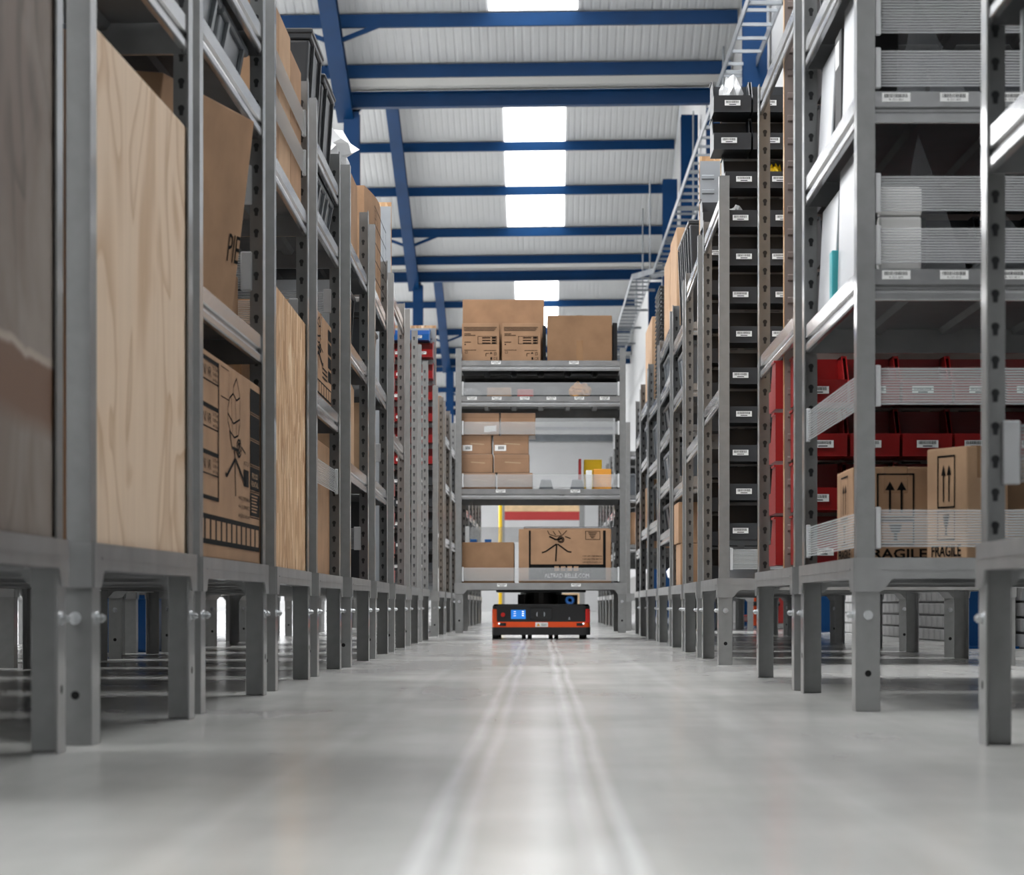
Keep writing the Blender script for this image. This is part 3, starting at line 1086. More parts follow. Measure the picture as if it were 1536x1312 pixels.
for k in range(12):
    x0 = 0.035 * L + k * 0.078 * L
    p.use('card').rect(x0, x0 + 0.055 * L, 0.095 * Hh, 0.19 * Hh, 0.0003)
    p.use('ink_grey').line([(x0 + 0.012 * L, 0.10 * Hh), (x0 + 0.03 * L, 0.18 * Hh), (x0 + 0.05 * L, 0.11 * Hh), (x0 + 0.02 * L, 0.14 * Hh)], 0.004)
p.make('print', o)
put('tape', MB('tape').box(-o['w'] / 2, o['w'] / 2, -0.03, 0.03, o['h'], o['h'] + 0.0008).mesh('tape'), o)
carton('small brown carton behind the big printed carton', -1.62, -1.30, 5.7, 6.1, C.floor_z(0), 0.44, 'card_dark')

# leaning carton on C's second level
o = carton('tall plain carton leaning towards the aisle in the third left rack', -1.10, -0.72, 5.26, 5.80, C.floor_z(1), 0.42, 'card', rot=math.radians(-13), tilt=(0, math.radians(7)), tape=None)
o.location.z += 0.024
p = Print((o['w'] / 2, -o['d'] / 2, 0), (0, 1, 0), (0, 0, 1), 0.0012)
p.text('PIE', 0.86 * o['d'], 0.11, 0.06, 0.07)
p.make('lettering', o)
carton('small carton standing behind the leaning carton', -0.98, -0.70, 5.9, 6.17, C.floor_z(1), 0.135, 'card_dark')
C.band('far', 0.945, 1.027)
C.band('far', 1.145, 1.228)
for k, (v0, v1) in enumerate(((0.06, 0.53), (0.56, 1.03))):
    tote(f'grey plastic tote on the third level of the third left rack, {("nearer", "farther")[k]} one', -1.25, -0.675, C.Y + v0, C.Y + v1, C.floor_z(2), 0.13, 'tote_grey')
tote('dark tote at the top of the third left rack', -1.25, -0.68, C.Y + 0.06, C.Y + 1.0, C.floor_z(3), 0.2, 'tote_grey')
tote('dark tote at the top of the second left rack', -1.3, -0.70, B.Y + 0.06, B.Y + 0.86, B.floor_z(1), 0.25, 'tote_black')

# ----- D upper
D.band('far', 0.99, 1.07)
D.band('aisle', 1.53, 1.597)
D.band('aisle', 1.42, 1.485)
for k, (v0, v1) in enumerate(((0.05, 0.36), (0.37, 0.68), (0.69, 1.0))):
    carton(f'tall brown carton behind the two straps of the fourth left rack, {ORD[k]} along', -1.2, -0.672, D.Y + v0, D.Y + v1, D.floor_z(1), 0.42 - 0.03 * (k == 2), ('card', 'card_light', 'card')[k])
carton('flat carton lying behind the chipboard sheet', -1.4, -0.75, D.Y + 0.2, D.Y + 0.8, D.floor_z(0), 0.55, 'card_dark')

# ----- E
o = carton('creased brown carton behind a strap at the base of the fifth left rack', -1.2, -0.69, E.Y + 0.33, E.Y + 0.93, E.floor_z(0), 0.42, 'card')
E.band('aisle', 0.575, 0.65)
carton('brown carton deep in the base of the fifth left rack', -1.65, -1.25, E.Y + 0.4, E.Y + 0.9, E.floor_z(0), 0.4, 'card_dark')
o = carton('printed carton with a mixer drawing on the second level of the fifth left rack', -1.2, -0.68, E.Y + 0.06, E.Y + 0.88, E.floor_z(1), 0.275, 'card', tape='x')
p = aisle_print(o, -1)
L, Hh = o['d'], o['h']
mixer(p, 0.2 * L, 0.35 * Hh, 0.4 * L, 0.6 * Hh, 0.005)
for k in range(4):
    p.use('ink_panel').rect(0.82 * L, 0.97 * L, (0.80 - 0.16 * k) * Hh, (0.93 - 0.16 * k) * Hh)
for k in range(3):
    p.use('ink').rect(0.55 * L, 0.78 * L, (0.30 + 0.05 * k) * Hh, (0.32 + 0.05 * k) * Hh)
p.use('ink_panel').rect(0.02 * L, 0.97 * L, 0.08 * Hh, 0.24 * Hh)
for k in range(8):
    p.use('card').rect((0.05 + 0.115 * k) * L, (0.14 + 0.115 * k) * L, 0.10 * Hh, 0.22 * Hh, 0.0003)
p.make('print', o)
E.band('far', 1.03, 1.10)
E.band('far', 1.17, 1.24)
for k, (v0, v1) in enumerate(((0.05, 0.33), (0.34, 0.62), (0.63, 0.92))):
    tote(f'pale grey plastic tote on the third level of the fifth left rack, {ORD[k]} along', -1.2, -0.675, E.Y + v0, E.Y + v1, E.floor_z(2), 0.135, 'tote_grey')
tote('black lidded tote on top of the fifth left rack, nearer one', -1.12, -0.672, E.Y + 0.03, E.Y + 0.44, E.floor_z(3), 0.325, 'tote_black', True)
tote('black lidded tote on top of the fifth left rack, farther one', -1.12, -0.672, E.Y + 0.50, E.Y + 0.92, E.floor_z(3), 0.285, 'tote_black', True)

# ----- F
carton('narrow carton at the base of the sixth left rack', -0.95, -0.665, Fk.Y + 0.05, Fk.Y + 0.2, Fk.floor_z(0), 0.31, 'card')
carton('red carton at the base of the sixth left rack', -0.98, -0.70, Fk.Y + 0.42, Fk.Y + 0.60, Fk.floor_z(0), 0.26, 'red_paint')
carton('soft brown carton on the second level of the sixth left rack', -1.1, -0.668, Fk.Y + 0.05, Fk.Y + 0.72, Fk.floor_z(1), 0.30, 'card_light', rot=0.03)
tote('dark tote on the third level of the sixth left rack', -1.1, -0.69, Fk.Y + 0.4, Fk.Y + 1.0, Fk.floor_z(2), 0.26, 'tote_black')
sheet('white_sheet', 'white sheet standing before the dark tote of the sixth left rack', 'white_sheet', 'sheet', -0.95, -0.68, Fk.Y + 0.22, Fk.Y + 0.235, Fk.floor_z(2), 1.33)
carton('black carton on top of the sixth left rack', -1.1, -0.70, Fk.Y + 0.06, Fk.Y + 0.46, Fk.floor_z(3), 0.14 + 0.12, 'tote_black', tape=None)
carton('ribbed brown carton on top of the sixth left rack', -0.98, -0.685, Fk.Y + 0.66, Fk.Y + 1.0, Fk.floor_z(3), 0.33, 'card')


def crumple(name, label, m, cat, loc, size, seed, peaks=0.45):
    rnd = random.Random(seed)
    bm = bmesh.new()
    bmesh.ops.create_icosphere(bm, subdivisions=3, radius=1.0)
    for v in bm.verts:
        k = 1 + peaks * (rnd.random() - 0.5)
        v.co = Vector((v.co.x * size[0] * k, v.co.y * size[1] * k, max(0.0, (v.co.z * 0.5 + 0.42) * size[2] * (1 + peaks * (rnd.random() - 0.5)))))
    me = bpy.data.meshes.new(name)
    bm.to_mesh(me)
    bm.free()
    me.materials.append(MATS[m])
    return put(name, me, None, loc, label=label, cat=cat)


crumple('plastic_bag', 'crumpled white plastic bag on the black carton at left', 'bag', 'bag', (-0.80, Fk.Y + 0.26, Fk.floor_z(3) + 0.262), (0.15, 0.15, 0.17), 3, 0.4)

# ----- G
o = put('cardboard_box', None, loc=(0, 0, 0))
bpy.data.objects.remove(o)
# curved printed carton: a bowed front face
m = MB('card')
pts = []
for k in range(9):
    a = k / 8
    pts.append((0.05 * math.sin(math.pi * a) * 0.6, a * 0.95, 0.0))
pts += [(-0.38, 0.95, 0), (-0.38, 0, 0)]
m.prism(pts, (0, 0, 0.40))
o = put('cardboard_box', m.mesh('cardboard_box'), None, (-0.69, G.Y + 0.06, G.floor_z(3)), label='bowed printed carton on top of the seventh left rack', cat='box')
p = Print((0.034, 0.0, 0), (0, 1, 0), (0, 0, 1), 0.0012)
for k in range(5):
    p.rect(0.08, 0.86, 0.05 + 0.07 * k, 0.055 + 0.07 * k)
for k in range(5):
    p.rect(0.08 + 0.19 * k, 0.088 + 0.19 * k, 0.05, 0.335)
p.text('230', 0.12, 0.285, 0.04)
p.make('print', o)
carton('torn brown carton on the second level of the seventh left rack', -1.1, -0.68, G.Y + 0.05, G.Y + 0.5, G.floor_z(1), 0.3, 'card_light')
tote('dark tote on the third level of the seventh left rack', -1.1, -0.69, G.Y + 0.06, G.Y + 0.95, G.floor_z(2), 0.25, 'tote_black')
for k in range(3):
    sheet('black_board', f'black board standing in the base of the seventh left rack, {ORD[k]} along', 'tote_black', 'board', -1.05, -0.70, G.Y + 0.2 + 0.25 * k, G.Y + 0.215 + 0.25 * k, G.floor_z(0), 0.62, (-0.06, 0, 0))
G.band('far', 0.83, 0.90)
Fk.band('far', 0.42, 0.50)


# ------------------------------------------------------------------ bins
def bin_mesh(w, d, h, m, lip=0.45):
    """open-front picking bin: back at y=0, front at y=-d, bottom at z=0"""
    def fn():
        t = 0.003
        mb = MB(m)
        mb.box(-w / 2, w / 2, -d, 0, 0, t)
        mb.box(-w / 2, w / 2, -t, 0, t, h)
        for s in (-1, 1):
            x0 = s * w / 2 if s < 0 else s * w / 2 - t
            mb.prism([(x0, -d, t), (x0, 0, t), (x0, 0, h), (x0, -d * 0.45, h), (x0, -d * 0.75, h * lip), (x0, -d, h * lip)], (t, 0, 0))
            mb.box(min(x0, x0 + s * 0.004), max(x0 + t, x0 + t + s * 0.004), -d * 0.45, 0, h - 0.006, h)
        mb.prism([(-w / 2, -d, t), (-w / 2, -d + t, t), (-w / 2, -d - 0.008 + t, h * lip), (-w / 2, -d - 0.008, h * lip)], (w, 0, 0))
        return mb.mesh('storage_bin')
    return cached(('bin', w, d, h, m), fn)


def add_bin(label, m, x, y, z, w, d, h, group, face=-1, lab=True, seed=0):
    o = put('storage_bin', bin_mesh(w, d, h, m), None, (x, y, z), (0, 0, 0 if face < 0 else math.pi), label=label, cat='bin', group=group)
    if lab:
        barcode(o, (0.0 if seed % 2 == 0 else -0.012, -d - 0.0085, h * 0.24), None, min(0.055, w * 0.6), 0.019, (0, 0, 0), seed % 3)
    return o


def louvre(label, X0, X1, Y, z0, z1, m='panel_steel'):
    """wooden-cored slotted panel facing the camera"""
    t = put('louvred_panel', None, loc=((X0 + X1) / 2, Y, z0), label=label, cat='panel')
    hw = (X1 - X0) / 2
    put('core', MB('osb').box(-hw, hw, -0.009, 0.009, 0, z1 - z0).mesh('core'), t)
    put('steel_face', MB(m).box(-hw + 0.002, hw - 0.002, -0.0115, -0.0095, 0.0, z1 - z0 - 0.02).mesh('steel_face'), t)
    lv = MB(m)
    z = 0.04
    while z < z1 - z0 - 0.06:
        for c in range(int(2 * hw / 0.075)):
            x = -hw + 0.01 + 0.075 * c
            lv.prism([(x, -0.0115, z), (x, -0.018, z + 0.004), (x, -0.018, z + 0.016), (x, -0.0115, z + 0.02)], (0.05, 0, 0))
        z += 0.06
    put('louvres', lv.mesh('louvres'), t, kind='stuff')
    return t


# R2: panel with red bins on both sides
R0, R1, R2, R3, R4, R5, R6, R7, R8, R9 = (RR['R%d' % k] for k in range(10))
PY = 7.05
louvre('worn slotted panel with red bins in the third right rack', 0.642, 1.61, PY, 0.303, 2.0, 'panel_worn')
for r in range(4):
    for c in range(7):
        add_bin(f'red bin behind the fragile cartons, {ORD[r]} row up, {ORD[c]} from aisle', 'bin_red', 0.722 + 0.134 * c, PY - 0.019, 0.315 + 0.138 * r, 0.126, 0.20, 0.128, 'red bins of the third right rack', seed=r * 7 + c)
    add_bin(f'red bin on the far side of the worn slotted panel, {ORD[r]} row up', 'bin_red', 0.685, PY + 0.012, 0.315 + 0.138 * r, 0.126, 0.20, 0.128, 'red bins behind the worn panel', 1, False)
for r in range(6):
    for c in range(6):
        add_bin(f'bin darkened as shade on upper worn panel, {ORD[r]} row up, {ORD[c]} from aisle', 'bin_black', 0.79 + 0.138 * c, PY - 0.019, 0.95 + 0.145 * r, 0.126, 0.16, 0.128, 'bins darkened as shade, upper panel', lab=(r == 0), seed=r + c)  # coloured black so the space between the upper shelves looks shaded

# R3: black bins
PY3 = R3.Y + 0.245
louvre('slotted panel with black bins in the fourth right rack', 0.645, 1.62, PY3, 0.303, 2.0)
R3Z = [zat(y, PY3 - 0.22) for y in (154, 210, 268, 326, 384, 441, 500, 562, 620, 678, 736, 795)]
for r, zl in enumerate(R3Z):
    for c in range(3):
        x = (0.672 if r < 2 else 0.712) + 0.138 * c
        add_bin(f'labelled black bin, fourth right rack, {ORD[r]} row down, {ORD[c]} from aisle', 'bin_black', x, PY3 - 0.019, zl - 0.032, 0.131, 0.20, 0.126, 'black bins of the fourth right rack', seed=r + c)
# things in the black bins
crumple('plastic_bag', 'clear plastic bag in the top black bin by the aisle', 'bag', 'bag', (0.672, PY3 - 0.12, R3Z[0] - 0.028), (0.04, 0.06, 0.13), 5, 0.6)
m = MB('paper')
m.tube([(0.052 * math.cos(a), 0, 0.05 * math.sin(a)) for a in [math.pi * k / 10 for k in range(11)]], 0.003, 6)
put('white_hose', m.mesh('white_hose', 0, True), None, (0.81, PY3 - 0.13, R3Z[1] - 0.025), label='loop of white hose rising from a black bin', cat='hose')
crumple('yellow_bag', 'yellow bag poking out of a black bin', 'yellow', 'bag', (0.828, PY3 - 0.12, R3Z[2] - 0.028), (0.03, 0.05, 0.10), 6, 0.4)
crumple('plastic_bag', 'small white bag in a black bin of the fourth row', 'bag', 'bag', (0.69, PY3 - 0.12, R3Z[3] - 0.028), (0.033, 0.05, 0.08), 8, 0.4)
R3.band('near', 0.335, 0.405)

# R4 bin rack
PY4 = R4.Y + 0.33
louvre('slotted panel with black bins in the fifth right rack', 0.655, 1.62, PY4, 0.303, 2.06)
for r in range(11):
    add_bin(f'black bin by the aisle in the fifth right rack, {ORD[r]} row up', 'bin_black', 0.722, PY4 - 0.019, (0.312 + 0.138 * r) + (0.05 if r > 3 else 0), 0.131, 0.2, 0.126, 'black bins of the fifth right rack', lab=r > 8, seed=r)

# K: red and blue bins facing the camera, left
K = LR['K']
PYK = K.Y + 0.24
louvre('slotted panel with red and blue bins in the far left row', -1.70, -0.715, PYK, 0.303, 2.12)
for r in range(11):
    z = zat(528 + 32 * r, PYK - 0.22) - 0.032
    red = 'red' if r < 6 else 'black'
    for c in range(3):
        add_bin(f'{red} bin of the far left bin rack, {ORD[r]} row down, {ORD[c]} from aisle', 'bin_' + red, -0.80 - 0.148 * c, PYK - 0.019, z, 0.138, 0.2, 0.112, 'bins of the far left bin rack', seed=r + c)
for c in range(3):
    add_bin(f'blue bin on the top row of the far left bin rack, {ORD[c]} from the aisle', 'bin_blue', -0.83 - 0.19 * c, PYK - 0.019, zat(510, PYK - 0.2), 0.15, 0.2, 0.085, 'blue bins of the far left bin rack')

# H: panel and red bins seen edge-on
PYH = Hk.Y + 0.45
louvre('pale slotted panel topped with chipboard in the eighth left rack', -1.66, -0.69, PYH, 0.303, 2.07)
for r in range(9):
    add_bin(f'red bin on the far side of the eighth left rack, {ORD[r]} row up', 'bin_red', -0.748, PYH + 0.012, 0.315 + 0.135 * r + (0.09 if r > 3 else 0), 0.126, 0.2, 0.122, 'red bins of the eighth left rack', 1, False)


# ------------------------------------------------------------------ right rack contents
# R0: grey sheets on the two upper shelves
for k in range(3):
    sheet('grey_board', f'glossy grey board on the shelf of the nearest right rack, {ORD[k]} from the aisle end', 'grey_sheet', 'board', 0.70 + 0.05 * k, 1.35, R0.Y + 0.9 - 0.2 * k, R0.Y + 0.912 - 0.2 * k, R0.floor_z(1), R0.floor_z(1) + 0.155)
sheet('grey_board', 'wide glossy grey board along the aisle side of the nearest right rack', 'grey_sheet', 'board', 0.69, 0.70, R0.Y + 0.1, R0.Y + 0.94, R0.floor_z(2), R0.floor_z(2) + 0.3, (0, 0.03, 0))
R0.band('far', 0.395, 0.483)

# R1 bands and labels
for z0, z1 in ((zat(606, R1.Y), zat(550, R1.Y)), (zat(820, R1.Y), zat(763, R1.Y)), (zat(393, R1.Y), zat(340, R1.Y)), (zat(315, R1.Y), zat(262, R1.Y)), (zat(128, R1.Y), zat(73, R1.Y)), (zat(48, R1.Y), zat(-6, R1.Y))):
    R1.band('near', z0, z1)
R1.band('aisle', 0.60, 0.672)
R1.band('aisle', 0.325, 0.396)
for k, (zs, txt) in enumerate(((1.222, ('R-321-801', 'R-321-802', 'R-321-803', 'R-321-804')), (0.872, ('R-321-809', 'R-321-810', 'R-321-811', 'R-321-812')))):
    for j, s in enumerate(txt):
        barcode(R1.root, (0.078 + 0.1143 * j, 0.0028, zs - 0.0115), s, 0.056, 0.0175, (0, 0, 0), j)

# fragile cartons
def arrows(p, x0, x1, y0, y1, t):
    p.frame(x0, x1, y0, y1, t)
    w, h = x1 - x0, y1 - y0
    for fx in (0.35, 0.66):
        cx = x0 + fx * w
        p.rect(cx - 0.03 * w, cx + 0.03 * w, y0 + 0.12 * h, y0 + 0.64 * h)
        p.poly([(cx - 0.13 * w, y0 + 0.62 * h), (cx + 0.13 * w, y0 + 0.62 * h), (cx, y0 + 0.82 * h)])


def fragile(p, L, H):
    arrows(p, 0.28 * L, 0.72 * L, 0.46 * H, 0.93 * H, 0.0035)
    p.frame(0.28 * L, 0.72 * L, 0.17 * H, 0.44 * H, 0.003)
    p.poly([(0.42 * L, 0.40 * H), (0.58 * L, 0.40 * H), (0.55 * L, 0.31 * H), (0.52 * L, 0.29 * H), (0.52 * L, 0.23 * H), (0.57 * L, 0.21 * H), (0.43 * L, 0.21 * H), (0.48 * L, 0.23 * H), (0.48 * L, 0.29 * H), (0.45 * L, 0.31 * H)])
    p.text('FRAGILE', 0.13 * L, 0.03 * H, 0.10 * H, 0.74 * L, bold=True)


bx0 = xat(1283, 5.64)
o = carton('carton marked fragile with two upward arrows on the second right rack', bx0 - 0.005, bx0 + 0.175, 5.64, 5.94, R1.floor_z(0), zat(700, 5.64) - R1.floor_z(0), 'card')
p = front_print(o)
fragile(p, o['w'], o['h'])
p.make('print', o)
p = aisle_print(o, 1)
fragile(p, o['d'], o['h'])
p.make('print', o)
o = carton('turned carton marked fragile standing corner-on beside the arrow carton', 0.828, 0.928, 5.414, 5.564, R1.floor_z(0), zat(669, 5.42) - R1.floor_z(0), 'card_light', rot=math.radians(24))
p = aisle_print(o, 1)
fragile(p, o['d'], o['h'])
p.make('print', o)
o = carton('carton with arrows seen beyond the nearest right post', 0.972, 1.17, 5.59, 5.85, R1.floor_z(0), zat(690, 5.59) - R1.floor_z(0), 'card')
p = front_print(o)
fragile(p, o['w'], o['h'])
p.make('print', o)
sheet('shade_board', 'dark board added to shade the wall side of the second right rack', 'dark', 'board', 1.615, 1.625, R1.Y + 0.06, R1.Y + 1.05, R1.floor_z(0), 0.80)  # made-up backing that keeps side light out of the rack interior

# white sheets and small items on R1's upper shelves
sheet('white_board', 'white plastic board on the lower shelf of the second right rack, nearer the camera', 'white_sheet', 'board', 0.655, 0.66, R1.Y + 0.06, R1.Y + 0.63, R1.floor_z(1), 1.165, (0, 0.02, 0.0))
sheet('white_board', 'white plastic board on the lower shelf of the second right rack, deeper one', 'white_sheet', 'board', 0.655, 0.66, R1.Y + 0.72, R1.Y + 1.06, R1.floor_z(1), 1.14, (0, 0.05, 0.0))
sheet('teal_folder', 'teal folder standing between the two white boards', 'teal', 'folder', 0.645, 0.75, R1.Y + 0.65, R1.Y + 0.70, R1.floor_z(1), 0.995)
sheet('white_board', 'white plastic board on the upper shelf of the second right rack, nearer the camera', 'white_sheet', 'board', 0.655, 0.66, R1.Y + 0.06, R1.Y + 0.54, R1.floor_z(2), 1.50, (0, 0.02, 0.0))
sheet('white_board', 'white plastic board on the upper shelf of the second right rack, deeper one', 'white_sheet', 'board', 0.655, 0.66, R1.Y + 0.78, R1.Y + 1.06, R1.floor_z(2), 1.48, (0, 0.05, 0.0))
o = carton('slim black box with a white label between the upper white boards', 0.655, 0.78, R1.Y + 0.56, R1.Y + 0.68, R1.floor_z(2), 0.245, 'dark', tape=None)
p = aisle_print(o, 1, 'label')
p.rect(0.02, 0.09, 0.17, 0.225)
p.make('label', o)
carton('white carton under the slim black box area, upper shelf', 0.67, 0.78, R1.Y + 0.69, R1.Y + 0.76, R1.floor_z(2), 0.14, 'white_sheet', tape=None)
# stack of folded white cloth
for k in range(3):
    h = (0.055, 0.052, 0.058)[k]
    z = R1.floor_z(1) + (0, 0.056, 0.109)[k]
    m = MB('paper').box(-0.043, 0.043, -0.06, 0.06, 0, h)
    put('white_packet', m.mesh('white_packet', 0.006, False, 2), None, (xat(1346, 5.33), 5.35, z), (0, 0, 0.01 * (k - 1)), label=f'white paper packet in the stack behind the straps, {("bottom", "middle", "top")[k]} one', cat='packet', group='white packets')


def film_tent(label, x, y, z, w, h, lean):
    m = MB('film')
    a, b, c, d = (-w / 2, 0.0, 0), (w / 2, 0.0, 0), (lean, 0.10, h), (lean * 0.6, 0.16, 0)
    for tri in ((a, b, c), (b, d, c), (a, c, d)):
        m.add(tri, [(0, 1, 2)])
    o = put('plastic_bag', m.mesh('plastic_bag'), None, (x, y, z), label=label, cat='bag')
    md = o.modifiers.new('thickness', 'SOLIDIFY')
    md.thickness = 0.0008


film_tent('clear peaked plastic bag on the lower shelf of the second right rack', xat(1395, 5.4), 5.4, R1.floor_z(1), 0.16, zat(195, 5.45) - R1.floor_z(1), -0.01)
film_tent('clear peaked plastic bag on the upper shelf of the second right rack', xat(1400, 5.4), 5.4, R1.floor_z(2), 0.16, 0.24, -0.02)
film_tent('clear plastic bag deep on the lower shelf of the second right rack', 1.0, 5.6, R1.floor_z(1), 0.22, 0.2, -0.03)

# R5 .. far right
def level_totes(rk, lev, n, h, m, phrase, v0=0.04):
    d = (rk.D - 2 * v0) / n
    for k in range(n):
        xa, xb = sorted((rk.side * (rk.X + 0.025), rk.side * (rk.X + 0.5)))
        tote(f'{phrase}, {ORD[k]} along' if n > 1 else phrase, xa, xb, rk.Y + v0 + d * k, rk.Y + v0 + d * (k + 0.94), rk.floor_z(lev), h, m)


def level_cartons(rk, lev, n, h, m, phrase, v0=0.05):
    d = (rk.D - 2 * v0) / n
    for k in range(n):
        xa, xb = sorted((rk.side * (rk.X + 0.03), rk.side * (rk.X + 0.48)))
        carton(f'{phrase}, {ORD[k]} along' if n > 1 else phrase, xa, xb, rk.Y + v0 + d * k, rk.Y + v0 + d * (k + 0.93), rk.floor_z(lev), h * (1 - 0.06 * (k % 2)), m)


level_totes(R5, 3, 3, 0.50, 'tote_black', 'tall dark tote on top of the sixth right rack')
carton('tall pale carton on top of the sixth right rack behind the totes', 0.66, 0.95, R5.Y + 0.86, R5.Y + 1.02, R5.floor_z(3) , 0.47, 'card_light') if False else None
level_totes(R5, 2, 2, 0.2, 'tote_grey', 'grey tote on the third level of the sixth right rack')
carton('stacked brown carton at the base of the sixth right rack, lower one', 0.665, 0.95, R5.Y + 0.55, R5.Y + 0.95, R5.floor_z(0), 0.2, 'card')
carton('stacked brown carton at the base of the sixth right rack, upper one', 0.655, 0.95, R5.Y + 0.55, R5.Y + 0.95, R5.floor_z(0) + 0.202, 0.195, 'card')
for lv in (2, 3, 4):
    level_totes(R6, lv, 2, 0.17, ('tote_grey', 'tote_black')[lv % 2], f'tote on the {ORD[lv]} level of the seventh right rack')
level_cartons(R6, 5, 2, 0.5, 'card_light', 'tall pale carton on top of the seventh right rack')
crumple('white_bag', 'white plastic bag low in the seventh right rack', 'bag', 'bag', (0.78, R6.Y + 0.7, R6.floor_z(0)), (0.1, 0.18, 0.2), 12, 0.3)
level_totes(R6, 0 + 1, 2, 0.15, 'tote_black', 'tote on the second level of the seventh right rack')
tray = MB('bin_black').box(-0.14, 0.14, -0.3, 0.3, 0, 0.014).box(-0.15, 0.15, -0.31, 0.31, 0.014, 0.022).mesh('black_tray', 0.002)
R7t = Rack
put_z = R7.floor_z(3)
for k in range(26):
    put('black_tray', tray, None, (0.83, R7.Y + 0.35, put_z + 0.0245 * k), label=f'black tray in the tall stack on the eighth right rack, {ORD[k]} from below', cat='tray', group='stacked black trays')
level_totes(R7, 2, 2, 0.24, 'tote_grey', 'grey tote on the third level of the eighth right rack')
level_totes(R7, 1, 2, 0.24, 'tote_black', 'black tote on the second level of the eighth right rack')
level_cartons(R8, 3, 1, 0.52, 'card_light', 'big pale carton on top of the ninth right rack')
level_cartons(R8, 1, 2, 0.3, 'card_dark', 'brown carton on the second level of the ninth right rack')
level_totes(R8, 2, 2, 0.24, 'tote_grey', 'grey tote on the third level of the ninth right rack')
level_totes(R9, 3, 2, 0.2, 'tote_grey', 'grey tote on the top level of the tenth right rack')
level_cartons(R9, 1, 2, 0.25, 'card', 'brown carton on the second level of the tenth right rack')
for k in range(4):
    level_cartons(RR['S%d' % (2 * k)], 1 + k % 3, 2, 0.26, ('card', 'card_light')[k % 2], f'brown carton on the {ORD[10 + 2 * k]} right rack')
    level_totes(RR['S%d' % (2 * k + 1)], 1 + (k + 1) % 3, 2, 0.24, ('tote_grey', 'tote_black')[k % 2], f'tote on the {ORD[11 + 2 * k]} right rack')
    level_cartons(LR['M%d' % (2 * k)], 3 - k % 2, 2, 0.28, ('card', 'card_light')[k % 2], f'brown carton on the {ORD[11 + 2 * k]} left rack')
    level_totes(LR['M%d' % (2 * k + 1)], 2, 2, 0.24, ('tote_grey', 'tote_black')[k % 2], f'tote on the {ORD[12 + 2 * k]} left rack')

for k, rk in enumerate(NX):  # fill cartons added to stop light reaching the left row from behind
    carton(f'big added light-blocking carton on the rack across the next aisle, {ORD[k]} of that row', -2.74, -1.80, rk.Y + 0.05, rk.Y + 0.98, rk.floor_z(0), 0.5, 'card_dark')

# red pallet truck by the right wall, seen under the racks
t = put('pallet_truck', None, loc=(2.05, 23.0, 0), label='red pallet truck with orange mast parked by the right wall', cat='pallet truck')
put('body', MB('red_paint').box(-0.19, 0.16, -0.1, 0.35, 0.05, 0.33).mesh('body', 0.02, False, 2), t)
put('mast', MB('orange_paint').box(-0.26, -0.19, -0.05, 0.05, 0.03, 0.9).mesh('mast', 0.01), t)
put('fork', MB('red_paint').box(-0.22, -0.1, 0.35, 1.3, 0.06, 0.12).mesh('fork', 0.01), t)
put('fork', MB('red_paint').box(0.04, 0.16, 0.35, 1.3, 0.06, 0.12).mesh('fork', 0.01), t)
put('handle', MB('rubber').cyl((-0.26, -0.12, 0.22), (0.0, -0.12, 0.22), 0.02).mesh('handle'), t)
for x in (-0.17, 0.08):
    put('wheel', MB('rubber').cyl((x, 0.1, 0.06), (x + 0.06, 0.1, 0.06), 0.06, n=18).mesh('wheel'), t)
# blue crate beyond the left racks
tote('blue plastic crate on the floor behind the left racks', -2.15, -1.72, 11.8, 12.4, 0.0, 0.26, 'bin_blue', name='plastic_crate')


# ------------------------------------------------------------------ the carried rack and its robot
CRY = 16.15
CR = Rack(1, CRY, CRY + 1.03, -0.515, -0.515, [0.872, 1.434, 1.65], 'grey steel rack carried down the aisle by the robot', H=1.724, W=1.03, lift=0.04)
zc = lambda y: zat(y, CRY)
for y0, y1 in ((592, 573), (651, 632), (730, 711), (871, 851)):
    CR.band('near', zc(y0) - 0.04, zc(y1) - 0.04)
CR.band('far', zc(812) - 0.02, zc(788) - 0.02)
for zs, xs in ((1.65, (744, 861)), (1.434, (708, 745, 787, 827, 869, 907)), (0.872, (751, 863))):
    for j, x in enumerate(xs):
        barcode(CR.root, (xat(x, CRY) + 0.515, 0.0028, zs - 0.013), None, 0.058, 0.018, (0, 0, 0), j % 3)
for j, x in enumerate((753, 864)):
    barcode(CR.root, (xat(x, CRY) + 0.515, -0.0095, 0.29), None, 0.058, 0.018, (0, 0, 0), j)


def cbox(label, xa, xb, y0, y1, lev=None, dep=0.3, yo=0.03, m='card', **kw):
    """carton on the carried rack from its pixel outline; lev gives the shelf it stands on"""
    Y = CRY + yo
    z0 = CR.floor_z(lev) if lev is not None else zat(y1, Y)
    o = carton(label, xat(xa, Y), xat(xb, Y), Y, Y + dep, z0, zat(y0, Y) - z0, m, **kw)
    return o


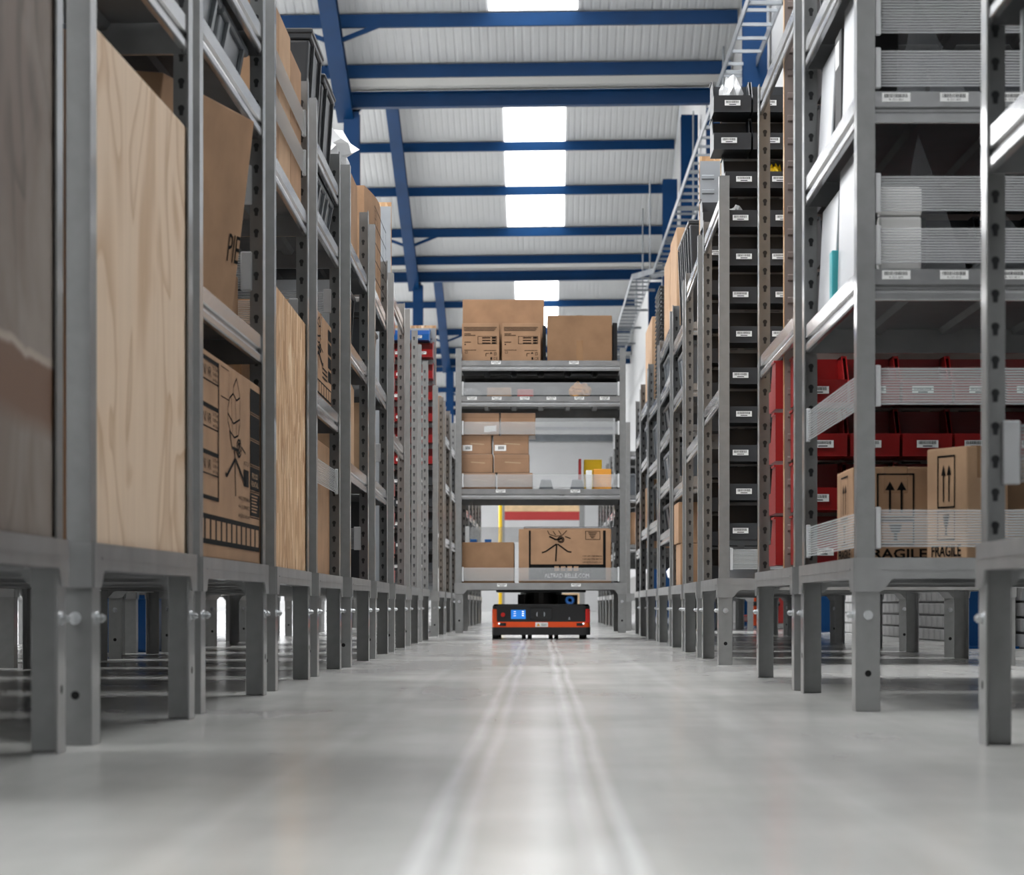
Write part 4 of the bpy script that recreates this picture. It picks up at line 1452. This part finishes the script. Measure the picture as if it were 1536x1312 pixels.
# top level
cbox('large plain carton at the back of the top shelf of the carried rack', 694, 816, 449, 539, 3, 0.45, 0.42, 'card', tape=None)
for k, (a, b) in enumerate(((693, 749), (753, 811))):
    o = cbox(f'small printed carton on the carried rack\'s top shelf, {("left", "right")[k]} one', a, b, 485, 539, 3, 0.33, 0.04, 'card', tape=None)
    p = front_print(o)
    L, Hh = o['w'], o['h']
    for j in range(3):
        p.use('ink_grey').rect(0.05 * L, (0.93 - 0.03 * j) * L, (0.88 - 0.04 * j) * Hh, (0.905 - 0.04 * j) * Hh)
    p.use('ink').rect(0.06 * L, 0.24 * L, 0.71 * Hh, 0.73 * Hh).rect(0.06 * L, 0.36 * L, 0.67 * Hh, 0.69 * Hh)
    p.rect(0.06 * L, 0.24 * L, 0.49 * Hh, 0.51 * Hh).rect(0.07 * L, 0.10 * L, 0.42 * Hh, 0.46 * Hh).rect(0.06 * L, 0.38 * L, 0.28 * Hh, 0.295 * Hh)
    p.frame(0.42 * L, 0.93 * L, 0.45 * Hh, 0.66 * Hh, 0.003)
    for j in range(3):
        p.rect(0.54 * L, 0.76 * L, (0.60 - 0.07 * j) * Hh, (0.63 - 0.07 * j) * Hh).rect(0.80 * L, 0.91 * L, (0.59 - 0.07 * j) * Hh, (0.64 - 0.07 * j) * Hh)
    p.rect(0.58 * L, 0.92 * L, 0.27 * Hh, 0.285 * Hh).frame(0.08 * L, 0.15 * L, 0.20 * Hh, 0.26 * Hh, 0.002)
    p.line([(0.64 * L, 0.12 * Hh), (0.64 * L, 0.2 * Hh), (0.72 * L, 0.2 * Hh)], 0.004)
    p.poly([(0.74 * L, 0.19 * Hh), (0.82 * L, 0.19 * Hh), (0.78 * L, 0.24 * Hh)]).frame(0.86 * L, 0.92 * L, 0.15 * Hh, 0.23 * Hh, 0.003)
    p.text('CE', 0.84 * L, 0.03 * Hh, 0.07 * Hh).rect(0.76 * L, 0.81 * L, 0.03 * Hh, 0.10 * Hh)
    p.make('print', o)
o = cbox('plain brown carton with a tape strip at the right of the top shelf', 821, 918, 473, 539, 3, 0.5, 0.05, 'card_dark', tape=None)
put('tape', MB('tape').box(-0.02, 0.02, -o['d'] / 2 - 0.001, -o['d'] / 2, 0.0, 0.125).box(-0.02, 0.02, -o['d'] / 2, o['d'] / 2, o['h'], o['h'] + 0.0008).mesh('tape'), o)
o = cbox('narrow black carton at the right end of the top shelf', 919, 926, 484, 539, 3, 0.4, 0.12, 'dark', tape=None)
o = cbox('thin black carton between the cartons on the top shelf', 814, 819, 488, 539, 3, 0.25, 0.12, 'dark', tape=None)
# second level: clear dividers and small goods
dv = MB('clear_sheet').box(-0.0015, 0.0015, 0.02, 0.9, 0, 0.15).mesh('divider')
for x in (728.5, 768.5, 809.5, 849.5, 890.5):
    put('divider', dv, CR.root, (xat(x, CRY) + 0.515, 0.04, 1.428))
back = MB('dark').box(0.03, 1.0, 0.93, 0.935, 0.008, 0.19).mesh('back_panel')
put('back_panel', back, CR.root, (0, 0, 1.428))
cbox('flat brown carton in the second compartment of the carried rack', 730.5, 766.5, 581, 594, 2, 0.3, 0.06, 'card')
cbox('small dark red carton in the third compartment of the carried rack', 776, 800, 584, 594, 2, 0.2, 0.08, 'red_paint', tape=None)
crumple('orange_bag', 'orange plastic bag in the fifth compartment of the carried rack', 'amber', 'bag', (xat(870, CRY + 0.15), CRY + 0.17, CR.floor_z(2)), (0.066, 0.09, 0.10), 21, 0.3)
crumple('plastic_bag', 'clear plastic bag in the first compartment of the carried rack', 'film', 'bag', (xat(707, CRY + 0.15), CRY + 0.17, CR.floor_z(2)), (0.06, 0.09, 0.06), 22, 0.4)
crumple('plastic_bag', 'clear plastic bag in the fourth compartment of the carried rack', 'film', 'bag', (xat(826, CRY + 0.15), CRY + 0.17, CR.floor_z(2)), (0.05, 0.09, 0.07), 23, 0.5)
# third level: stacked shoe-box style cartons
rows = [((692, 744), (746, 800), 709, 732), ((692, 740), (741, 795), 681, 709), ((692, 738), (740, 794), 653, 681), ((692, 750), (751, 804), 619, 653)]
zb = CR.floor_z(1)
for r, (a, b, y0, y1) in enumerate(rows):
    h = (y1 - y0) * CRY / F - 0.0005 if r else zat(y0, CRY + 0.05) - zb
    for k, (xa, xb) in enumerate((a, b)):
        o = carton(f'glossy brown carton in the stack on the carried rack, {ORD[r]} from below, {("left", "right")[k]} one', xat(xa, CRY + 0.05), xat(xb, CRY + 0.05) - 0.004, CRY + 0.05, CRY + 0.45, zb, h, 'card_shiny', rot=0, tape='x', tm='tape_clear', group='stacked glossy cartons')
        L = o['w']
        p = front_print(o, 'card_dark')
        p.rect(0, L, h - 0.028, h - 0.026).use('tape_clear').poly([(0.3 * L, h * 0.55), (0.75 * L, h * 0.5), (0.76 * L, h * 0.55), (0.32 * L, h * 0.6)])
        if r == 2:
            p.use('label').rect(0.04 * L, 0.36 * L, 0.02, 0.055).use('ink')
            for j in range(5):
                p.rect((0.14 + 0.035 * j) * L, (0.16 + 0.035 * j) * L, 0.028, 0.048, 0.0003)
        if r == 3 and k == 0:
            p.use('label').poly([(0.6 * L, 0.02), (0.92 * L, 0.026), (0.92 * L, 0.062), (0.6 * L, 0.055)])
        p.make('print', o)
    zb += h + 0.0005
# right part of the third level
for k, x in enumerate((819, 866)):
    m = MB('tote_grey').prism([(-0.045, 0, 0), (0.045, 0, 0), (0.03, 0, 0.06), (-0.03, 0, 0.06)], (0, 0.12, 0))
    put('grey_clamp', m.mesh('grey_clamp', 0.004), None, (xat(x, CRY + 0.1), CRY + 0.1, CR.floor_z(1)), label=f'grey plastic foot on the carried rack, {("left", "right")[k]} one', cat='fitting')
for nm, col, xa, xb, y0, dep, yo in (('yellow carton', 'yellow', 876, 903, 689, 0.16, 0.35), ('amber carton', 'amber', 890, 917, 703, 0.14, 0.15), ('dark red book', 'red_paint', 868, 872, 688, 0.2, 0.3), ('white carton', 'paper', 879, 888, 705, 0.12, 0.10)):
    cbox(f'small {nm} at the right of the middle shelf of the carried rack', xa, xb, y0, 732, 1, dep, yo, col, tape=None)
# bottom level
o = cbox('open brown carton at the lower left of the carried rack', 693, 771, 813, 876, 0, 0.45, 0.05, 'card_dark', tape=None)
for k, x in enumerate((710, 732)):
    cbox(f'blue pack sticking out of the open carton, {("left", "right")[k]} one', x - 5, x + 5, 808.5, 813, None, 0.1, 0.2, 'bin_blue', tape=None)
o = cbox('printed mixer carton at the lower right of the carried rack', 778, 917, 793, 876, 0, 0.6, 0.05, 'card', tape=None, bevel=0.008)
p = front_print(o)
L, Hh = o['w'], o['h']
p.use('ink_panel').rect(0.11 * L, 0.13 * L, 0.33 * Hh, 0.97 * Hh).rect(0.91 * L, 0.94 * L, 0.33 * Hh, 0.97 * Hh).rect(0.11 * L, 0.94 * L, 0.06 * Hh, 0.345 * Hh)
p.use('ink')
q = lambda pts: [(x * L, y * Hh) for x, y in pts]
p.line(q([(0.31, 0.97), (0.33, 0.90), (0.40, 0.86), (0.47, 0.88), (0.52, 0.97)]), 0.004)
p.line(q([(0.37, 0.96), (0.40, 0.88)]), 0.004).line(q([(0.43, 0.97), (0.46, 0.89)]), 0.004)
p.line(q([(0.33, 0.86), (0.40, 0.80), (0.47, 0.82)]), 0.010)
for r in (0.034, 0.02):
    p.line(q([(0.455 + r * math.cos(k * 0.628), 0.80 + r * 1.65 * math.sin(k * 0.628)) for k in range(11)]), 0.006)
p.line(q([(0.50, 0.86), (0.56, 0.82)]), 0.006)
p.line(q([(0.41, 0.72), (0.40, 0.40)]), 0.009).line(q([(0.41, 0.72), (0.29, 0.58), (0.25, 0.56)]), 0.009).line(q([(0.42, 0.72), (0.53, 0.58), (0.57, 0.57)]), 0.009)
p.frame(0.72 * L, 0.88 * L, 0.80 * Hh, 0.96 * Hh, 0.003)
for j in range(4):
    p.rect((0.75 + 0.01 * j) * L, (0.845 - 0.01 * j) * L, (0.92 - 0.03 * j) * Hh, (0.933 - 0.03 * j) * Hh)
for j in range(3):
    p.text(('+44 (0)1298 84606', '+44 (0)1298 84722', 'sales@altrad-belle.com')[j], 0.69 * L, (0.485 - 0.055 * j) * Hh, 0.026 * Hh, 0.21 * L)
for j in range(4):
    p.use('card').rect((0.385 + 0.07 * j) * L, (0.435 + 0.07 * j) * L, 0.22 * Hh, 0.31 * Hh, 0.0004)
    p.use('ink').text('f@in'[j], (0.40 + 0.07 * j) * L, 0.235 * Hh, 0.05 * Hh, None, 0.0008)
p.use('label').text('ALTRAD-BELLE.COM', 0.28 * L, 0.10 * Hh, 0.075 * Hh, 0.48 * L, 0.0004)
p.make('print', o)
put('silver_wrap', MB('silver').box(-o['w'] / 2 + 0.03, o['w'] / 2 - 0.01, -o['d'] / 2 + 0.01, o['d'] / 2 - 0.02, o['h'], o['h'] + 0.014).mesh('silver_wrap', 0.005), o)

# robot
RY = 16.29
kx = F / RY
rt = put('transport_robot', None, loc=(xat(811.8, RY), RY, 0), label='black and orange flat transport robot carrying the rack', cat='robot')
W2 = 0.5 * 148 / kx
DP = 0.80


def rounded(w2, d, r, z0, z1, m, seg=5, taper=1.0, y0=0.0):
    pts = []
    for cx_, cy_, a0 in ((w2 - r, y0 + r, -90), (w2 - r, y0 + d - r, 0), (-w2 + r, y0 + d - r, 90), (-w2 + r, y0 + r, 180)):
        for k in range(seg + 1):
            a = math.radians(a0 + 90 * k / seg)
            pts.append((cx_ + r * math.cos(a), cy_ + r * math.sin(a)))
    mb = MB(m)
    n = len(pts)
    vs = [(x, y, z0) for x, y in pts] + [(x * taper, y, z1) for x, y in pts]
    mb.add(vs, [list(range(n))[::-1], [n + i for i in range(n)]] + [[i, (i + 1) % n, n + (i + 1) % n, n + i] for i in range(n)])
    return mb


zr = lambda y: max(0.0, zat(y, RY))
put('skirt', rounded(W2, DP, 0.03, zr(952), zr(940.5), 'robot_black').mesh('skirt'), rt)
put('bumper_band', rounded(W2 - 0.002, DP - 0.004, 0.03, zr(940.5), zr(932.3), 'robot_orange', y0=0.002).mesh('bumper_band'), rt)
put('upper_body', rounded(W2 - 0.004, DP - 0.004, 0.03, zr(932.3), zr(908.5), 'robot_black', y0=0.003).mesh('upper_body'), rt)
put('top_cover', rounded(W2 - 0.005, DP - 0.02, 0.035, zr(908.5), zr(905.8), 'robot_gloss', taper=0.97, y0=0.01).mesh('top_cover'), rt)
for s, mm in ((-1, 'robot_orange'), (1, 'robot_red')):
    x0, x1 = sorted((s * (W2 - 0.002), s * (W2 - 0.031)))
    put('corner_lamp', MB(mm).box(x0, x1, -0.001, 0.05, zr(934), zr(913)).mesh('corner_lamp', 0.004), rt)
    cxs = s * (W2 - 0.062)
    put('sensor', MB('robot_gloss').box(cxs - 0.02 - s * 0.004, cxs + 0.02 - s * 0.004, -0.003, 0.0, zr(938.5), zr(934)).mesh('sensor', 0.001), rt)
    put('sensor_lamp', MB('screen_white').cyl((cxs + s * 0.018, -0.004, zr(935)), (cxs + s * 0.018, 0.0, zr(935)), 0.006).mesh('sensor_lamp'), rt)


def rx(x):
    return (x - 811.8) / kx


p = put('front_panel', MB('robot_gloss').box(rx(795), rx(828), -0.001, 0.004, zr(929), zr(911.5)).mesh('front_panel', 0.002), rt)
for s in (-1, 1):
    c = 811.0 + s * 4.4
    m = MB('panel_steel').prism([(rx(c + s * 2.2 * math.cos(a)) , -0.0025, zr(921) + 0.015 * math.sin(a)) for a in [math.radians(-80 + 160 * k / 8) for k in range(9)]], (0, 0.002, 0))
    put('half_disc', m.mesh('half_disc'), p)
b = put('stop_button', MB('robot_red').cyl((rx(754.5), -0.012, zr(921.7)), (rx(754.5), 0.004, zr(921.7)), 0.0135, n=18).mesh('stop_button', 0.002), rt)
sc = put('screen', MB('screen').box(rx(766.5), rx(788.5), -0.0005, 0.004, zr(928), zr(914.5)).mesh('screen'), rt)
p = Print((rx(766.5), -0.0005, zr(928)), (1, 0, 0), (0, 0, 1), 0.0008, 'screen_white')
for j in range(3):
    p.rect(0.067, 0.079, 0.042 - 0.0125 * j, 0.048 - 0.0125 * j).rect(0.016, 0.03, 0.043 - 0.0125 * j, 0.0455 - 0.0125 * j)
p.make('screen_icons', sc)
p = Print((rx(852), 0.0028, zr(929)), (1, 0, 0), (0, 0, 1), 0.0008, 'panel_steel')
p.poly([(0.0, 0.0), (0.016, 0.0), (0.012, 0.007), (0.004, 0.007)]).rect(0.004, 0.012, 0.009, 0.015)
p.make('emblem', rt)
p = Print((rx(803), 0.001, zr(940)), (1, 0, 0), (0, 0, 1), 0.0012, 'label')
wl = rx(822) - rx(803)
p.rect(0, wl, 0, 0.028).use('amber').poly([(0.006, 0.004), (0.03, 0.004), (0.018, 0.023)], 0.0004).use('ink').text('!', 0.0165, 0.008, 0.011, None, 0.0008)
for j in range(3):
    p.rect(0.036, wl - 0.006, 0.005 + 0.006 * j, 0.007 + 0.006 * j, 0.0004)
p.make('warning_label', rt)
for x in (741.5, 785.5, 794.5, 826, 834.5, 873.5):
    big = x in (741.5, 873.5)
    hw = 0.018 if big else 0.0125
    c = max(-W2 + 0.02, min(W2 - 0.02, rx(x) + (0.0 if not big else 0)))
    put('wheel', MB('rubber').cyl((c - hw, 0.09, 0.03), (c + hw, 0.09, 0.03), 0.03, n=18).mesh('wheel'), rt)
for c in (-W2 + 0.03, W2 - 0.03):
    put('wheel', MB('rubber').cyl((c - 0.018, 0.7, 0.03), (c + 0.018, 0.7, 0.03), 0.03, n=18).mesh('wheel'), rt)
put('lift_column', MB('robot_black').cyl((0, 0.38, zr(906)), (0, 0.38, 0.29), 0.13, n=28).mesh('lift_column'), rt)
for x0 in (-0.145, 0.105):
    put('lift_motor', MB('dark').box(x0, x0 + 0.04, 0.2, 0.3, zr(906), 0.275).mesh('lift_motor'), rt)
put('lift_plate', MB('robot_black').box(rx(744), rx(879), 0.03, 0.73, 0.288, 0.3015).mesh('lift_plate', 0.003), rt)
